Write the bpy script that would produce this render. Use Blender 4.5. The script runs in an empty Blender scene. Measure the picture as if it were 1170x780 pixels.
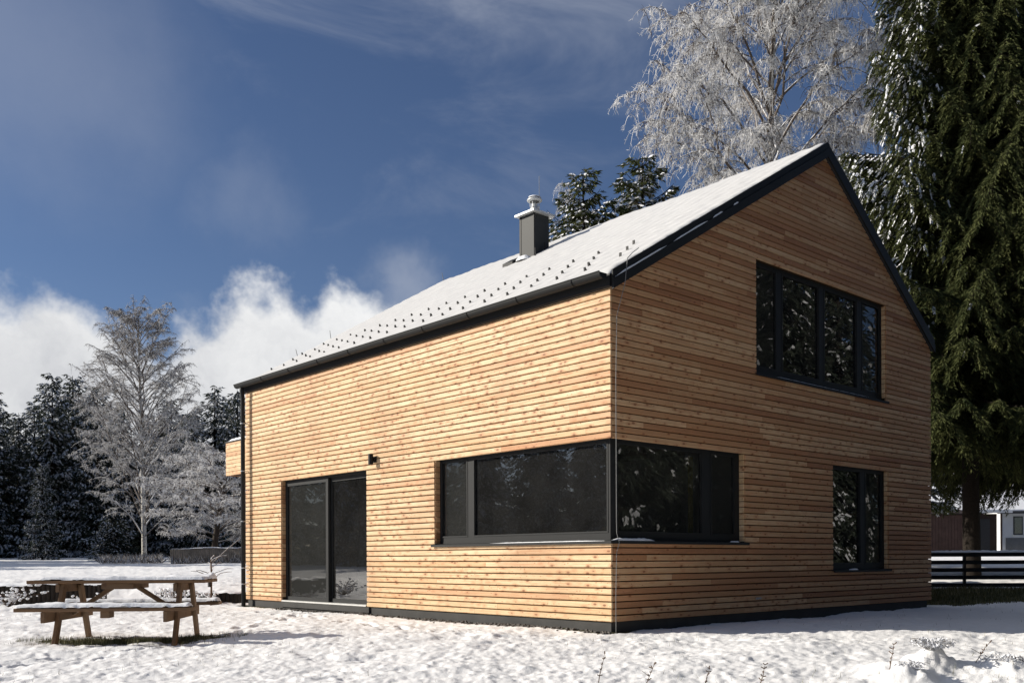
import bpy, math, random
import numpy as np
from mathutils import Vector, Matrix

SC = bpy.context.scene
COL = SC.collection
PI = math.pi
rad = math.radians

# ------------------------------------------------------------------ camera
FPX, CY, YAW, ROLL = 1085.78, 638.3, rad(-41.728), 0.004
CAM = np.array([-8.745, -7.962, 0.787])
FW = np.array([-math.sin(YAW), math.cos(YAW), 0.0])
RT = np.array([math.cos(YAW), math.sin(YAW), 0.0])

def world(u, d, z=0.0):
    """point on the ground plan at image column u and depth d metres"""
    p = CAM + FW * d + RT * (u - 585) / FPX * d
    return (float(p[0]), float(p[1]), z)

cam_data = bpy.data.cameras.new('camera')
cam = bpy.data.objects.new('camera', cam_data)
COL.objects.link(cam)
R2 = RT * math.cos(ROLL) - np.array([0, 0, 1]) * math.sin(ROLL)
U2 = RT * math.sin(ROLL) + np.array([0, 0, 1]) * math.cos(ROLL)
M = Matrix(((R2[0], U2[0], -FW[0], CAM[0]), (R2[1], U2[1], -FW[1], CAM[1]),
            (R2[2], U2[2], -FW[2], CAM[2]), (0, 0, 0, 1)))
cam.matrix_world = M
cam_data.sensor_width = 36
cam_data.lens = FPX / 1170 * 36
cam_data.shift_y = (CY - 390) / 1170
cam_data.clip_start = 0.1
cam_data.clip_end = 6000
SC.camera = cam

# ------------------------------------------------------------------ node helpers
class NT:
    def __init__(s, tree):
        s.t = tree; s.n = tree.nodes; s.l = tree.links
        s.n.clear()
    def add(s, kind, **kw):
        nd = s.n.new(kind)
        for k, v in kw.items():
            if k in ('inp',):
                for a, b in v.items():
                    s.set(nd, a, b)
            else:
                setattr(nd, k, v)
        return nd
    def set(s, nd, key, val):
        sock = nd.inputs[key]
        if isinstance(val, bpy.types.NodeSocket):
            s.l.new(val, sock)
        else:
            sock.default_value = val
    def math(s, op, a, b=None, c=None, clamp=False):
        nd = s.n.new('ShaderNodeMath'); nd.operation = op; nd.use_clamp = clamp
        s.set(nd, 0, a)
        if b is not None: s.set(nd, 1, b)
        if c is not None: s.set(nd, 2, c)
        return nd.outputs[0]
    def vmath(s, op, a, b=None, scale=None):
        nd = s.n.new('ShaderNodeVectorMath'); nd.operation = op
        s.set(nd, 0, a)
        if b is not None: s.set(nd, 1, b)
        if scale is not None: s.set(nd, 3, scale)
        return nd.outputs['Value'] if op in ('DOT_PRODUCT', 'LENGTH', 'DISTANCE') else nd.outputs['Vector']
    def noise(s, vec, scale, detail=4, rough=.5, out='Fac', dist=0):
        nd = s.n.new('ShaderNodeTexNoise')
        if vec is not None: s.set(nd, 'Vector', vec)
        nd.inputs['Scale'].default_value = scale; nd.inputs['Detail'].default_value = detail
        nd.inputs['Roughness'].default_value = rough; nd.inputs['Distortion'].default_value = dist
        return nd.outputs[out]
    def ramp(s, fac, stops, interp='LINEAR'):
        nd = s.n.new('ShaderNodeValToRGB'); nd.color_ramp.interpolation = interp
        e = nd.color_ramp.elements
        while len(e) < len(stops): e.new(.5)
        for el, (p, c) in zip(e, stops):
            el.position = p; el.color = (c[0], c[1], c[2], 1) if hasattr(c, '__len__') else (c, c, c, 1)
        s.set(nd, 'Fac', fac)
        return nd.outputs['Color']
    def rng(s, v, a, b, c=0.0, d=1.0, smooth=True):
        nd = s.n.new('ShaderNodeMapRange')
        if smooth: nd.interpolation_type = 'SMOOTHSTEP'
        s.set(nd, 'Value', v)
        for k, x in (('From Min', a), ('From Max', b), ('To Min', c), ('To Max', d)): s.set(nd, k, x)
        return nd.outputs['Result']
    def mix(s, f, a, b, blend='MIX'):
        nd = s.n.new('ShaderNodeMix'); nd.data_type = 'RGBA'; nd.blend_type = blend
        s.set(nd, 0, f)
        s.set(nd, 6, a if isinstance(a, bpy.types.NodeSocket) else (*a[:3], 1))
        s.set(nd, 7, b if isinstance(b, bpy.types.NodeSocket) else (*b[:3], 1))
        return nd.outputs[2]
    def sep(s, v):
        nd = s.n.new('ShaderNodeSeparateXYZ'); s.set(nd, 0, v); return nd.outputs
    def comb(s, x, y, z):
        nd = s.n.new('ShaderNodeCombineXYZ')
        s.set(nd, 0, x); s.set(nd, 1, y); s.set(nd, 2, z); return nd.outputs[0]
    def attr(s, name, out='Fac'):
        nd = s.n.new('ShaderNodeAttribute'); nd.attribute_name = name; return nd.outputs[out]
    def geo(s, out):
        return s.n.new('ShaderNodeNewGeometry').outputs[out]
    def bump(s, h, strength=.3, dist=.01):
        nd = s.n.new('ShaderNodeBump'); nd.inputs['Strength'].default_value = strength
        nd.inputs['Distance'].default_value = dist; s.set(nd, 'Height', h); return nd.outputs[0]

MATS = {}
def material(name, fn):
    m = bpy.data.materials.new(name); m.use_nodes = True
    t = NT(m.node_tree)
    out = t.add('ShaderNodeOutputMaterial')
    sh = fn(t)
    t.l.new(sh, out.inputs['Surface'])
    MATS[name] = m
    return m
def principled(t, color, rough=.6, metal=0, spec=.5, normal=None, **kw):
    b = t.add('ShaderNodeBsdfPrincipled')
    t.set(b, 'Base Color', color if isinstance(color, bpy.types.NodeSocket) else (*color[:3], 1))
    t.set(b, 'Roughness', rough); t.set(b, 'Metallic', metal); t.set(b, 'Specular IOR Level', spec)
    if normal is not None: t.set(b, 'Normal', normal)
    return b.outputs[0]
def simple(name, color, rough=.6, metal=0, spec=.5, var=.12, nscale=6, bump=0):
    def fn(t):
        p = t.geo('Position')
        n = t.noise(p, nscale, 5, .6)
        f = t.rng(n, .3, .7, 1 - var, 1 + var, False)
        c = t.vmath('SCALE', t.comb(*color), scale=f)
        nm = t.bump(t.noise(p, nscale * 8, 4), bump, .005) if bump else None
        return principled(t, c, rough, metal, spec, nm)
    return material(name, fn)

# wood cladding: along = axis index of the board direction
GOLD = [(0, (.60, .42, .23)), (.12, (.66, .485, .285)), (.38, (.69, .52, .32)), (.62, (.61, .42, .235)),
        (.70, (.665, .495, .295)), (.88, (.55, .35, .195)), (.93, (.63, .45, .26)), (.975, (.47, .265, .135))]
# the gable boards use a redder, browner palette than the golden long wall
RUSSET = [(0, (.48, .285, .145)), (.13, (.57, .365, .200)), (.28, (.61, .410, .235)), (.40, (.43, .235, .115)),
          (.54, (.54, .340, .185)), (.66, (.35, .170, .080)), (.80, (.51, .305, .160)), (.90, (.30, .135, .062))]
def clad(axis, pal):
    def fn(t):
        p = t.sep(t.geo('Position'))
        r = t.attr('rnd'); a = p[axis]; z = p[2]
        along = t.math('ADD', a, t.math('MULTIPLY', r, 61.7))
        base = t.ramp(r, pal, 'CONSTANT')
        # fibre lines
        g = t.noise(t.comb(t.math('MULTIPLY', along, 1.6), t.math('MULTIPLY', z, 70), r), 1.0, 4, .65)
        c = t.mix(t.rng(g, .40, .70, 0, .55), base, (.42, .205, .095))
        # slow blotches of redder heartwood
        h = t.noise(t.comb(t.math('MULTIPLY', along, 1.1), t.math('MULTIPLY', z, 9), t.math('MULTIPLY', r, 9)), 1.0, 3, .6)
        c = t.mix(t.rng(h, .5, .78, 0, .55), c, (.56, .27, .14))
        # knots
        def knots(sx, sz, thr, off):
            v = t.add('ShaderNodeTexVoronoi', feature='F1', distance='EUCLIDEAN')
            t.set(v, 'Vector', t.comb(t.math('MULTIPLY', t.math('ADD', along, off), sx), t.math('MULTIPLY', z, sz), t.math('MULTIPLY', r, 3)))
            t.set(v, 'Scale', 1.0); t.set(v, 'Randomness', 1.0)
            on = t.math('GREATER_THAN', t.sep(v.outputs['Color'])[0], .28)
            k = t.rng(v.outputs['Distance'], thr * .55, thr, 1, 0)
            halo = t.rng(v.outputs['Distance'], thr, thr * 2.6, 1, 0)
            return t.math('MULTIPLY', k, on), t.math('MULTIPLY', halo, on)
        k1, h1 = knots(6.5, 14, .235, 0)
        k2, h2 = knots(11, 26, .215, 3.3)
        c = t.mix(t.math('MULTIPLY', h1, .45), c, (.44, .20, .09))
        c = t.mix(t.math('MULTIPLY', k1, .85), c, (.20, .075, .03))
        c = t.mix(t.math('MULTIPLY', k2, .7), c, (.27, .11, .045))
        # grey-brown weather stain, independent of the light
        w = t.noise(t.geo('Position'), .9, 5, .6)
        c = t.mix(t.rng(w, .45, .72, 0, .40), c, (.36, .205, .11))
        return principled(t, c, t.rng(g, .3, .7, .55, .75), 0, .35, t.bump(g, .25, .004))
    return fn
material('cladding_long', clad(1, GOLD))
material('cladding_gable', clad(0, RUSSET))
simple('membrane', (.055, .032, .018), .9, 0, .1)
simple('plinth_paint', (.050, .049, .047), .8, 0, .3, .18, 3, .3)
simple('anthracite', (.016, .017, .0175), .62, 0, .22, .08, 5)
simple('anthracite_seam', (.007, .007, .0075), .6, 0, .3)
simple('chimney_sheet', (.026, .028, .027), .6, 0, .3, .08, 3)
simple('wire_grey', (.22, .22, .215), .6, 0, .3)
simple('zinc', (.50, .51, .51), .5, .25, .4, .1, 6)
simple('galvanised', (.42, .43, .44), .4, .7, .5, .1, 12)
simple('aluminium', (.62, .62, .60), .4, .6, .5, .1, 8)
simple('screen_fabric', (.15, .147, .14), .85, 0, .2, .10, 60)
simple('tile_dark', (.035, .036, .038), .55, 0, .4, .15, 8)
simple('inner_wall', (.38, .37, .35), .9)
simple('inner_floor', (.12, .09, .06), .6)
simple('white_plastic', (.55, .54, .52), .5)
simple('beige_card', (.42, .36, .25), .8)
simple('yellow_curtain', (.40, .34, .10), .8)
simple('bark_dark', (.050, .040, .032), .9, 0, .2, .3, 20, .6)
simple('spruce_bark', (.022, .018, .015), .95, 0, .1, .3, 20)
simple('render_white', (.60, .61, .62), .9, 0, .2, .06, 2)
simple('plinth_grey', (.13, .135, .14), .9)
simple('garage_brown', (.030, .020, .018), .85, 0, .2, .2, 2)
simple('shed_brown', (.055, .034, .030), .85, 0, .2, .25, 3)
simple('fence_dark', (.014, .014, .016), .6, 0, .4)
simple('old_fence', (.27, .24, .20), .9, 0, .2, .3, 5)
simple('stone_dark', (.11, .10, .09), .9, 0, .2, .4, 40)
simple('dry_stem', (.10, .060, .035), .9)
simple('straw', (.30, .23, .13), .9)

def table_wood(t):
    p = t.geo('Position'); o = t.add('ShaderNodeTexCoord').outputs['Object']
    r = t.attr('rnd')
    g = t.noise(t.vmath('MULTIPLY', o, (3, 40, 40)), 1, 5, .6)
    c = t.mix(g, (.25, .145, .075), (.12, .070, .040))
    c = t.mix(t.rng(r, 0, 1, 0, .5, False), c, (.20, .15, .105))
    n = t.noise(p, 9, 4)
    c = t.mix(t.rng(n, .55, .75, 0, .6), c, (.10, .055, .035))
    return principled(t, c, .75, 0, .25, t.bump(g, .4, .004))
material('table_wood', table_wood)

def palisade(t):
    p = t.geo('Position')
    n = t.noise(t.vmath('MULTIPLY', p, (1, 1, .35)), 16, 5, .6)
    c = t.mix(n, (.012, .010, .009), (.060, .047, .038))
    return principled(t, c, .9, 0, .15, t.bump(n, .6, .02))
material('palisade_wood', palisade)

def snow_base(t, tint=(.83, .84, .86), sp=1.0, st=.35):
    p = t.geo('Position')
    n1 = t.noise(p, 12 * sp, 7, .68)
    n2 = t.noise(p, 60 * sp, 4, .65)
    h = t.math('ADD', t.math('MULTIPLY', n1, .9), t.math('MULTIPLY', n2, .35))
    c = t.mix(t.rng(n1, .35, .7, 0, 1), tuple(x * .96 for x in tint), tint)
    return c, t.bump(h, st, .035)
def snow_mat(t):
    c, nm = snow_base(t)
    return principled(t, c, .62, 0, .25, nm)
material('snow', snow_mat)
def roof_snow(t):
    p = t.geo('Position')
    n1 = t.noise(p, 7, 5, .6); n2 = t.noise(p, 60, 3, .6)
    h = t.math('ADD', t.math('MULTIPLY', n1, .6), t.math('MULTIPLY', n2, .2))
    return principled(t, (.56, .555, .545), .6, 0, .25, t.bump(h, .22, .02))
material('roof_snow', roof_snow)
def ground_mat(t):
    c, nm = snow_base(t, (.84, .835, .83), 1.0, .34)
    bare = t.attr('bare')
    p = t.geo('Position')
    n = t.noise(p, 22, 5, .7)
    m = t.rng(t.math('ADD', bare, t.math('MULTIPLY', t.math('SUBTRACT', n, .5), .9)), .42, .60)
    g = t.noise(p, 90, 3)
    earth = t.mix(g, (.030, .028, .016), (.085, .085, .040))
    # thin trodden places where a little grass shows through
    n2 = t.noise(p, 3.1, 6, .7); n3 = t.noise(p, 34, 3, .7)
    spk = t.math('MULTIPLY', t.rng(n2, .56, .70), t.rng(n3, .56, .70))
    c = t.mix(t.math('MULTIPLY', spk, .45), c, (.42, .40, .34))
    c = t.mix(m, c, earth)
    return principled(t, c, .7, 0, .2, nm)
material('snow_ground', ground_mat)

def bark_birch(t):
    p = t.geo('Position'); n = t.noise(t.vmath('MULTIPLY', p, (3, 3, 9)), 2, 5, .7)
    up = t.sep(t.geo('Normal'))[2]
    c = t.mix(t.rng(n, .52, .62), (.50, .48, .44), (.07, .06, .055))
    c = t.mix(t.rng(up, .25, .7, 0, .9), c, (.80, .81, .83))
    return principled(t, c, .85, 0, .2)
material('birch_bark', bark_birch)
def bark_limb(t):
    up = t.sep(t.geo('Normal'))[2]
    n = t.noise(t.geo('Position'), 14, 4)
    c = t.mix(n, (.10, .082, .068), (.17, .14, .12))
    c = t.mix(t.rng(up, .2, .6, 0, .92), c, (.78, .79, .81))
    return principled(t, c, .85, 0, .2)
material('limb_bark', bark_limb)
def frost(lo, hi, thr):
    def fn(t):
        r = t.attr('rnd')
        c = t.ramp(r, [(0, lo), (thr, lo), (thr + .06, tuple(x * .75 for x in hi)), (1, hi)])
        d = t.add('ShaderNodeBsdfDiffuse'); t.set(d, 'Color', c)
        tr = t.add('ShaderNodeBsdfTranslucent'); t.set(tr, 'Color', c)
        m = t.add('ShaderNodeMixShader'); t.set(m, 0, .32); t.l.new(d.outputs[0], m.inputs[1]); t.l.new(tr.outputs[0], m.inputs[2])
        return m.outputs[0]
    return fn
material('frost_twig', frost((.16, .13, .11), (.88, .875, .87), .18))
material('frost_twig_grey', frost((.15, .125, .105), (.72, .71, .70), .36))
def needles(a, b):
    def fn(t):
        r = t.attr('rnd')
        c = t.ramp(r, [(0, a), (.6, tuple((x + y) / 2 for x, y in zip(a, b))), (1, b)])
        d = t.add('ShaderNodeBsdfDiffuse'); t.set(d, 'Color', c)
        tr = t.add('ShaderNodeBsdfTranslucent'); t.set(tr, 'Color', c)
        m = t.add('ShaderNodeMixShader'); t.set(m, 0, .2); t.l.new(d.outputs[0], m.inputs[1]); t.l.new(tr.outputs[0], m.inputs[2])
        return m.outputs[0]
    return fn
material('spruce_needles', needles((.030, .040, .018), (.135, .145, .058)))
material('far_needles', needles((.028, .036, .028), (.075, .088, .065)))
def tree_snow(t):
    d = t.add('ShaderNodeBsdfDiffuse'); t.set(d, 'Color', (.78, .79, .82, 1)); return d.outputs[0]
material('tree_snow', tree_snow)
def far_snow(t):
    d = t.add('ShaderNodeBsdfDiffuse'); t.set(d, 'Color', t.mix(t.noise(t.geo('Position'), 3, 3), (.34, .35, .37), (.66, .67, .69))); return d.outputs[0]
material('far_snow', far_snow)
def grass_mat(t):
    r = t.attr('rnd')
    c = t.ramp(r, [(0, (.055, .060, .022)), (.45, (.10, .105, .040)), (.75, (.19, .175, .085)), (1, (.33, .30, .19))])
    return principled(t, c, .7, 0, .2)
material('grass_blade', grass_mat)
def glass_fn(tint, boost):
    def fn(t):
        g = t.add('ShaderNodeBsdfGlossy'); t.set(g, 'Roughness', 0.004); t.set(g, 'Color', (1, 1, 1, 1))
        tr = t.add('ShaderNodeBsdfTransparent'); t.set(tr, 'Color', (*tint, 1))
        fr = t.add('ShaderNodeFresnel'); t.set(fr, 'IOR', 1.5)
        f = t.math('ADD', t.math('MULTIPLY', fr.outputs[0], boost), .03, clamp=True)
        m = t.add('ShaderNodeMixShader'); t.set(m, 0, f)
        t.l.new(tr.outputs[0], m.inputs[1]); t.l.new(g.outputs[0], m.inputs[2])
        p = t.geo('Position'); n = t.noise(p, 2.2, 5, .6)
        t.set(g, 'Normal', t.bump(t.noise(p, .9, 1, .4), .05, .02))
        d = t.add('ShaderNodeBsdfDiffuse'); t.set(d, 'Color', (.5, .5, .49, 1))
        m2 = t.add('ShaderNodeMixShader'); t.set(m2, 0, t.rng(n, .25, .8, .012, .034, False))
        t.l.new(m.outputs[0], m2.inputs[1]); t.l.new(d.outputs[0], m2.inputs[2])
        return m2.outputs[0]
    return fn
material('window_glass', glass_fn((.36, .37, .36), 1.6))
material('blind_glass', glass_fn((.36, .37, .36), .55))

# ------------------------------------------------------------------ mesh helpers
class MB:
    def __init__(s): s.v = []; s.f = []; s.m = []; s.r = []
    def add(s, vs, fs, m=0, r=.5):
        o = len(s.v); s.v += [tuple(map(float, v)) for v in vs]
        for f in fs:
            s.f.append(tuple(i + o for i in f)); s.m.append(m); s.r.append(r)
    def hexa(s, p, m=0, r=.5):
        """8 points: bottom ring 0-3, top ring 4-7"""
        s.add(p, [(0, 3, 2, 1), (4, 5, 6, 7), (0, 1, 5, 4), (1, 2, 6, 5), (2, 3, 7, 6), (3, 0, 4, 7)], m, r)
    def box(s, x0, x1, y0, y1, z0, z1, m=0, r=.5):
        s.hexa([(x0, y0, z0), (x1, y0, z0), (x1, y1, z0), (x0, y1, z0), (x0, y0, z1), (x1, y0, z1), (x1, y1, z1), (x0, y1, z1)], m, r)
    def beam(s, a, b, w, h, up=(0, 0, 1), m=0, r=.5):
        a = Vector(a); b = Vector(b); d = (b - a).normalized(); up = Vector(up)
        sd = d.cross(up).normalized() * w / 2; u = sd.cross(d).normalized() * h / 2
        s.hexa([a - sd - u, a + sd - u, b + sd - u, b - sd - u, a - sd + u, a + sd + u, b + sd + u, b - sd + u], m, r)
    def tube(s, pts, radii, k=8, m=0, r=.5, cap=True):
        pts = [Vector(p) for p in pts]; n = len(pts)
        if not hasattr(radii, '__len__'): radii = [radii] * n
        rings = []
        for i in range(n):
            d = (pts[min(i + 1, n - 1)] - pts[max(i - 1, 0)]).normalized()
            ref = Vector((0, 0, 1)) if abs(d.z) < .9 else Vector((1, 0, 0))
            a = d.cross(ref).normalized(); b = d.cross(a)
            rings.append([pts[i] + (a * math.cos(2 * PI * j / k) + b * math.sin(2 * PI * j / k)) * radii[i] for j in range(k)])
        vs = [p for rg in rings for p in rg]; fs = []
        for i in range(n - 1):
            for j in range(k):
                fs.append((i * k + j, i * k + (j + 1) % k, (i + 1) * k + (j + 1) % k, (i + 1) * k + j))
        if cap:
            fs.append(tuple(range(k - 1, -1, -1))); fs.append(tuple((n - 1) * k + j for j in range(k)))
        s.add(vs, fs, m, r)
    def lathe(s, c, prof, k=20, m=0):
        vs = []; fs = []
        for (rr, z) in prof:
            for j in range(k):
                vs.append((c[0] + rr * math.cos(2 * PI * j / k), c[1] + rr * math.sin(2 * PI * j / k), c[2] + z))
        for i in range(len(prof) - 1):
            for j in range(k):
                fs.append((i * k + j, i * k + (j + 1) % k, (i + 1) * k + (j + 1) % k, (i + 1) * k + j))
        s.add(vs, fs, m)

def origin_of(o):
    p = Vector((0, 0, 0))
    while o is not None:
        p += o.location; o = o.parent
    return p
def build(name, mb, mats, parent=None, smooth=False, bevel=0):
    off = origin_of(parent)
    me = bpy.data.meshes.new(name)
    me.from_pydata([(v[0] - off.x, v[1] - off.y, v[2] - off.z) for v in mb.v], [], mb.f)
    if isinstance(mats, str): mats = [mats]
    for m in mats: me.materials.append(MATS[m])
    if len(mats) > 1: me.polygons.foreach_set('material_index', mb.m)
    a = me.attributes.new('rnd', 'FLOAT', 'FACE'); a.data.foreach_set('value', mb.r)
    if smooth: me.polygons.foreach_set('use_smooth', [True] * len(mb.f))
    me.update()
    o = bpy.data.objects.new(name, me); COL.objects.link(o)
    if parent is not None: o.parent = parent
    if bevel:
        b = o.modifiers.new('edge', 'BEVEL'); b.width = bevel; b.segments = 2; b.limit_method = 'ANGLE'
    return o
def mesh_np(name, V, Fq, mats, rnd=None, mi=None, smooth=False):
    me = bpy.data.meshes.new(name)
    V = np.ascontiguousarray(V, dtype=np.float32); Fq = np.ascontiguousarray(Fq, dtype=np.int32)
    k = Fq.shape[1]; nf = len(Fq)
    me.vertices.add(len(V)); me.vertices.foreach_set('co', V.ravel())
    me.loops.add(nf * k); me.loops.foreach_set('vertex_index', Fq.ravel())
    me.polygons.add(nf); me.polygons.foreach_set('loop_start', np.arange(0, nf * k, k, dtype=np.int32))
    try: me.polygons.foreach_set('loop_total', np.full(nf, k, dtype=np.int32))
    except Exception: pass
    if isinstance(mats, str): mats = [mats]
    for m in mats: me.materials.append(MATS[m])
    if mi is not None: me.polygons.foreach_set('material_index', np.asarray(mi, dtype=np.int32))
    if rnd is not None:
        a = me.attributes.new('rnd', 'FLOAT', 'FACE'); a.data.foreach_set('value', np.asarray(rnd, dtype=np.float32))
    me.update(calc_edges=True)
    me.polygons.foreach_set('use_smooth', np.full(nf, smooth, dtype=bool))
    return me
def obj_of(name, me, parent=None):
    o = bpy.data.objects.new(name, me); COL.objects.link(o)
    if parent is not None: o.parent = parent
    return o
def tag(o, label=None, cat=None, group=None, kind=None):
    if label: o['label'] = label
    if cat: o['category'] = cat
    if group: o['group'] = group
    if kind: o['kind'] = kind
    return o
def thing(name, label, cat, loc=(0, 0, 0), rz=0, group=None):
    o = bpy.data.objects.new(name, None); COL.objects.link(o); o.empty_display_size = .2
    o.location = loc; o.rotation_euler = (0, 0, rz)
    return tag(o, label, cat, group)

# ------------------------------------------------------------------ value noise
def _hash(ix, iy, seed):
    h = (ix.astype(np.int64) * 374761393 + iy.astype(np.int64) * 668265263 + seed * 1442695041) & 0xffffffff
    h = ((h ^ (h >> 13)) * 1274126177) & 0xffffffff
    return ((h ^ (h >> 16)) & 0xffff) / 65535.0
def vnoise(x, y, seed=0):
    ix = np.floor(x); iy = np.floor(y); fx = x - ix; fy = y - iy
    fx = fx * fx * (3 - 2 * fx); fy = fy * fy * (3 - 2 * fy)
    a = _hash(ix, iy, seed); b = _hash(ix + 1, iy, seed); c = _hash(ix, iy + 1, seed); d = _hash(ix + 1, iy + 1, seed)
    return a + (b - a) * fx + (c - a) * fy + (a - b - c + d) * fx * fy - .5
def fbm(x, y, seed=0, o=4, g=.5):
    s = 0; a = 1
    for i in range(o):
        s = s + a * vnoise(x * 2 ** i, y * 2 ** i, seed + i * 17); a *= g
    return s
def sstep(x, a, b):
    t = np.clip((x - a) / (b - a), 0, 1); return t * t * (3 - 2 * t)

# ------------------------------------------------------------------ ground
TBL = np.array([-4.615, 3.635])          # picnic table centre
TDIR = rad(-36.0)                       # picnic table long axis, world angle
def ground_z(x, y, fine=True):
    x = np.asarray(x, float); y = np.asarray(y, float)
    d = (x - CAM[0]) * FW[0] + (y - CAM[1]) * FW[1]
    z = -.125 - .10 * sstep(12 - d, 0, 6)
    z = z - .045 * np.exp(-(((x - TBL[0]) / 1.8) ** 2 + ((y - TBL[1]) / 1.8) ** 2))
    hx = np.where(x < 0, -x, np.where(x > 8.76, x - 8.76, 0)); hy = np.where(y < 0, -y, np.where(y > 9.9, y - 9.9, 0))
    hd = np.hypot(hx, hy)
    side = sstep((x - CAM[0]) * RT[0] + (y - CAM[1]) * RT[1], -4, 8)     # 0 field side, 1 fence side
    lift = (1 - side) * (.30 * sstep(d, 20.1, 21.6) + .0200 * np.clip(d - 20, 0, 60)) + side * (.17 * sstep(d, 18.2, 20.6) + .0262 * np.clip(d - 20, 0, 60))
    z = z + lift * sstep(hd, .2, 2.2)
    if fine:
        near = np.exp(-np.clip(d - 30, 0, 1e4) / 40)
        k = .55 + .45 * sstep(hd, 0, 1.0)
        z = z + near * k * (.060 * fbm(x * .8, y * .8, 3, 3) + .021 * fbm(x * 3.0, y * 3.0, 9, 3, .55))
        b = fbm(x * 7.0, y * 7.0, 21, 3, .6)
        z = z + near * k * (.011 * b + .014 * np.clip(b - .18, 0, 1) + .016 * fbm(x * 17, y * 17, 51, 2, .6))
        # trodden prints: shallow pits
        px = vnoise(x * 2.6 + 11, y * 2.6 + 5, 77)
        z = z - near * k * .018 * sstep(px, .24, .34)
        for (fx, fy, fa) in PRINTS:
            if len(x.ravel()) > 5 or math.hypot(float(x.ravel()[0]) - fx, float(y.ravel()[0]) - fy) < .6:
                cx_, sx_ = math.cos(fa), math.sin(fa); uu = (x - fx) * cx_ + (y - fy) * sx_; vv = -(x - fx) * sx_ + (y - fy) * cx_
                q = (uu / .15) ** 2 + (vv / .065) ** 2
                z = z - .042 * np.exp(-q ** 2) + .014 * np.exp(-(np.sqrt(q) - 1.5) ** 2 / .12)
        # snowy tussock lower right
        for (mx, my, mr, mh) in MOUNDS:
            q = ((x - mx) ** 2 + (y - my) ** 2) / mr ** 2
            z = z + mh * np.exp(-q) * (1 + .5 * fbm(x * 9, y * 9, 5, 3))
    return z
m1 = world(1062, 8.1); m2 = world(1035, 7.7); m3 = world(1140, 8.0); m4 = world(1008, 8.2); m5 = world(20, 17.2)
MOUNDS = [(m1[0], m1[1], .22, .22), (m2[0], m2[1], .20, .14), (m3[0], m3[1], .35, .12), (m4[0], m4[1], .22, .07),
          (m5[0], m5[1], .5, .12)]
PRINTS = []
_r = random.Random(77)
for (ax, ay, bx, by, n_) in ((-3.4, 3.6, -.6, 6.4, 9), (-.9, 7.6, -1.4, .6, 17), (-1.4, .6, 1.2, -2.6, 10), (-7.2, 1.6, -4.9, 2.2, 6)):
    fa = math.atan2(by - ay, bx - ax)
    for i_ in range(n_):
        t_ = (i_ + .5) / n_; sd_ = .11 * (1 if i_ % 2 else -1)
        PRINTS.append((ax + (bx - ax) * t_ - math.sin(fa) * sd_ + _r.gauss(0, .05), ay + (by - ay) * t_ + math.cos(fa) * sd_ + _r.gauss(0, .05), fa + _r.gauss(0, .15)))
def gz(x, y): return float(ground_z(np.array([x]), np.array([y]))[0])

def make_ground():
    head = math.atan2(FW[1], FW[0])
    a_in = np.arange(-33, 33.001, .1); a_out = np.concatenate([np.arange(33.6, 60, .8), np.arange(62, 299, 4), np.arange(300, 326.8, .8)])
    ang = np.radians(np.concatenate([a_in, a_out])) + head
    r = np.concatenate([np.geomspace(.4, 5, 40)[:-1], np.geomspace(5, 32, 430)[:-1], np.geomspace(32, 120, 90)[:-1], np.geomspace(120, 4000, 30)])
    A, Rr = np.meshgrid(ang, r)
    X = CAM[0] + Rr * np.cos(A); Y = CAM[1] + Rr * np.sin(A)
    Z = ground_z(X, Y)
    V = np.stack([X, Y, Z], -1).reshape(-1, 3)
    nr, na = X.shape
    i = np.arange(nr - 1)[:, None] * na; j = np.arange(na)[None, :]; j2 = (j + 1) % na
    Fq = np.stack([i + j, i + j2, i + na + j2, i + na + j], -1).reshape(-1, 4)[:, ::-1]
    c = len(V); V = np.vstack([V, [[CAM[0], CAM[1], float(ground_z(CAM[0], CAM[1]))]]])
    me = mesh_np('ground', V, Fq, 'snow_ground', smooth=True)
    # bare-ground mask
    x = V[:, 0]; y = V[:, 1]
    ca, sa = math.cos(TDIR), math.sin(TDIR)
    tx = (x - TBL[0] - .10) * ca + (y - TBL[1] + .12) * sa; ty = -(x - TBL[0] - .10) * sa + (y - TBL[1] + .12) * ca
    q = np.hypot(tx / 1.12, (ty + .16) / .40)
    bare = 1 - sstep(q, .75, 1.15)
    # sheltered strip along the sunny wall
    st = (1 - sstep(-x, .06, .24)) * (x < .4) * (y > -.1) * (y < 10.2)
    bare = np.maximum(bare, st * .95)
    # dark bank below the rail fence
    d = (x - CAM[0]) * FW[0] + (y - CAM[1]) * FW[1]; u = 585 + FPX * ((x - CAM[0]) * RT[0] + (y - CAM[1]) * RT[1]) / np.maximum(d, .1)
    bk = sstep(d, 18.3, 18.8) * (1 - sstep(d, 20.9, 21.2)) * sstep(x, 8.9, 9.3)
    bare = np.maximum(bare, bk)
    a = me.attributes.new('bare', 'FLOAT', 'POINT'); a.data.foreach_set('value', bare.astype(np.float32))
    o = obj_of('ground', me); tag(o, 'uneven snow covered lawn and field', kind='structure')
make_ground()

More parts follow.
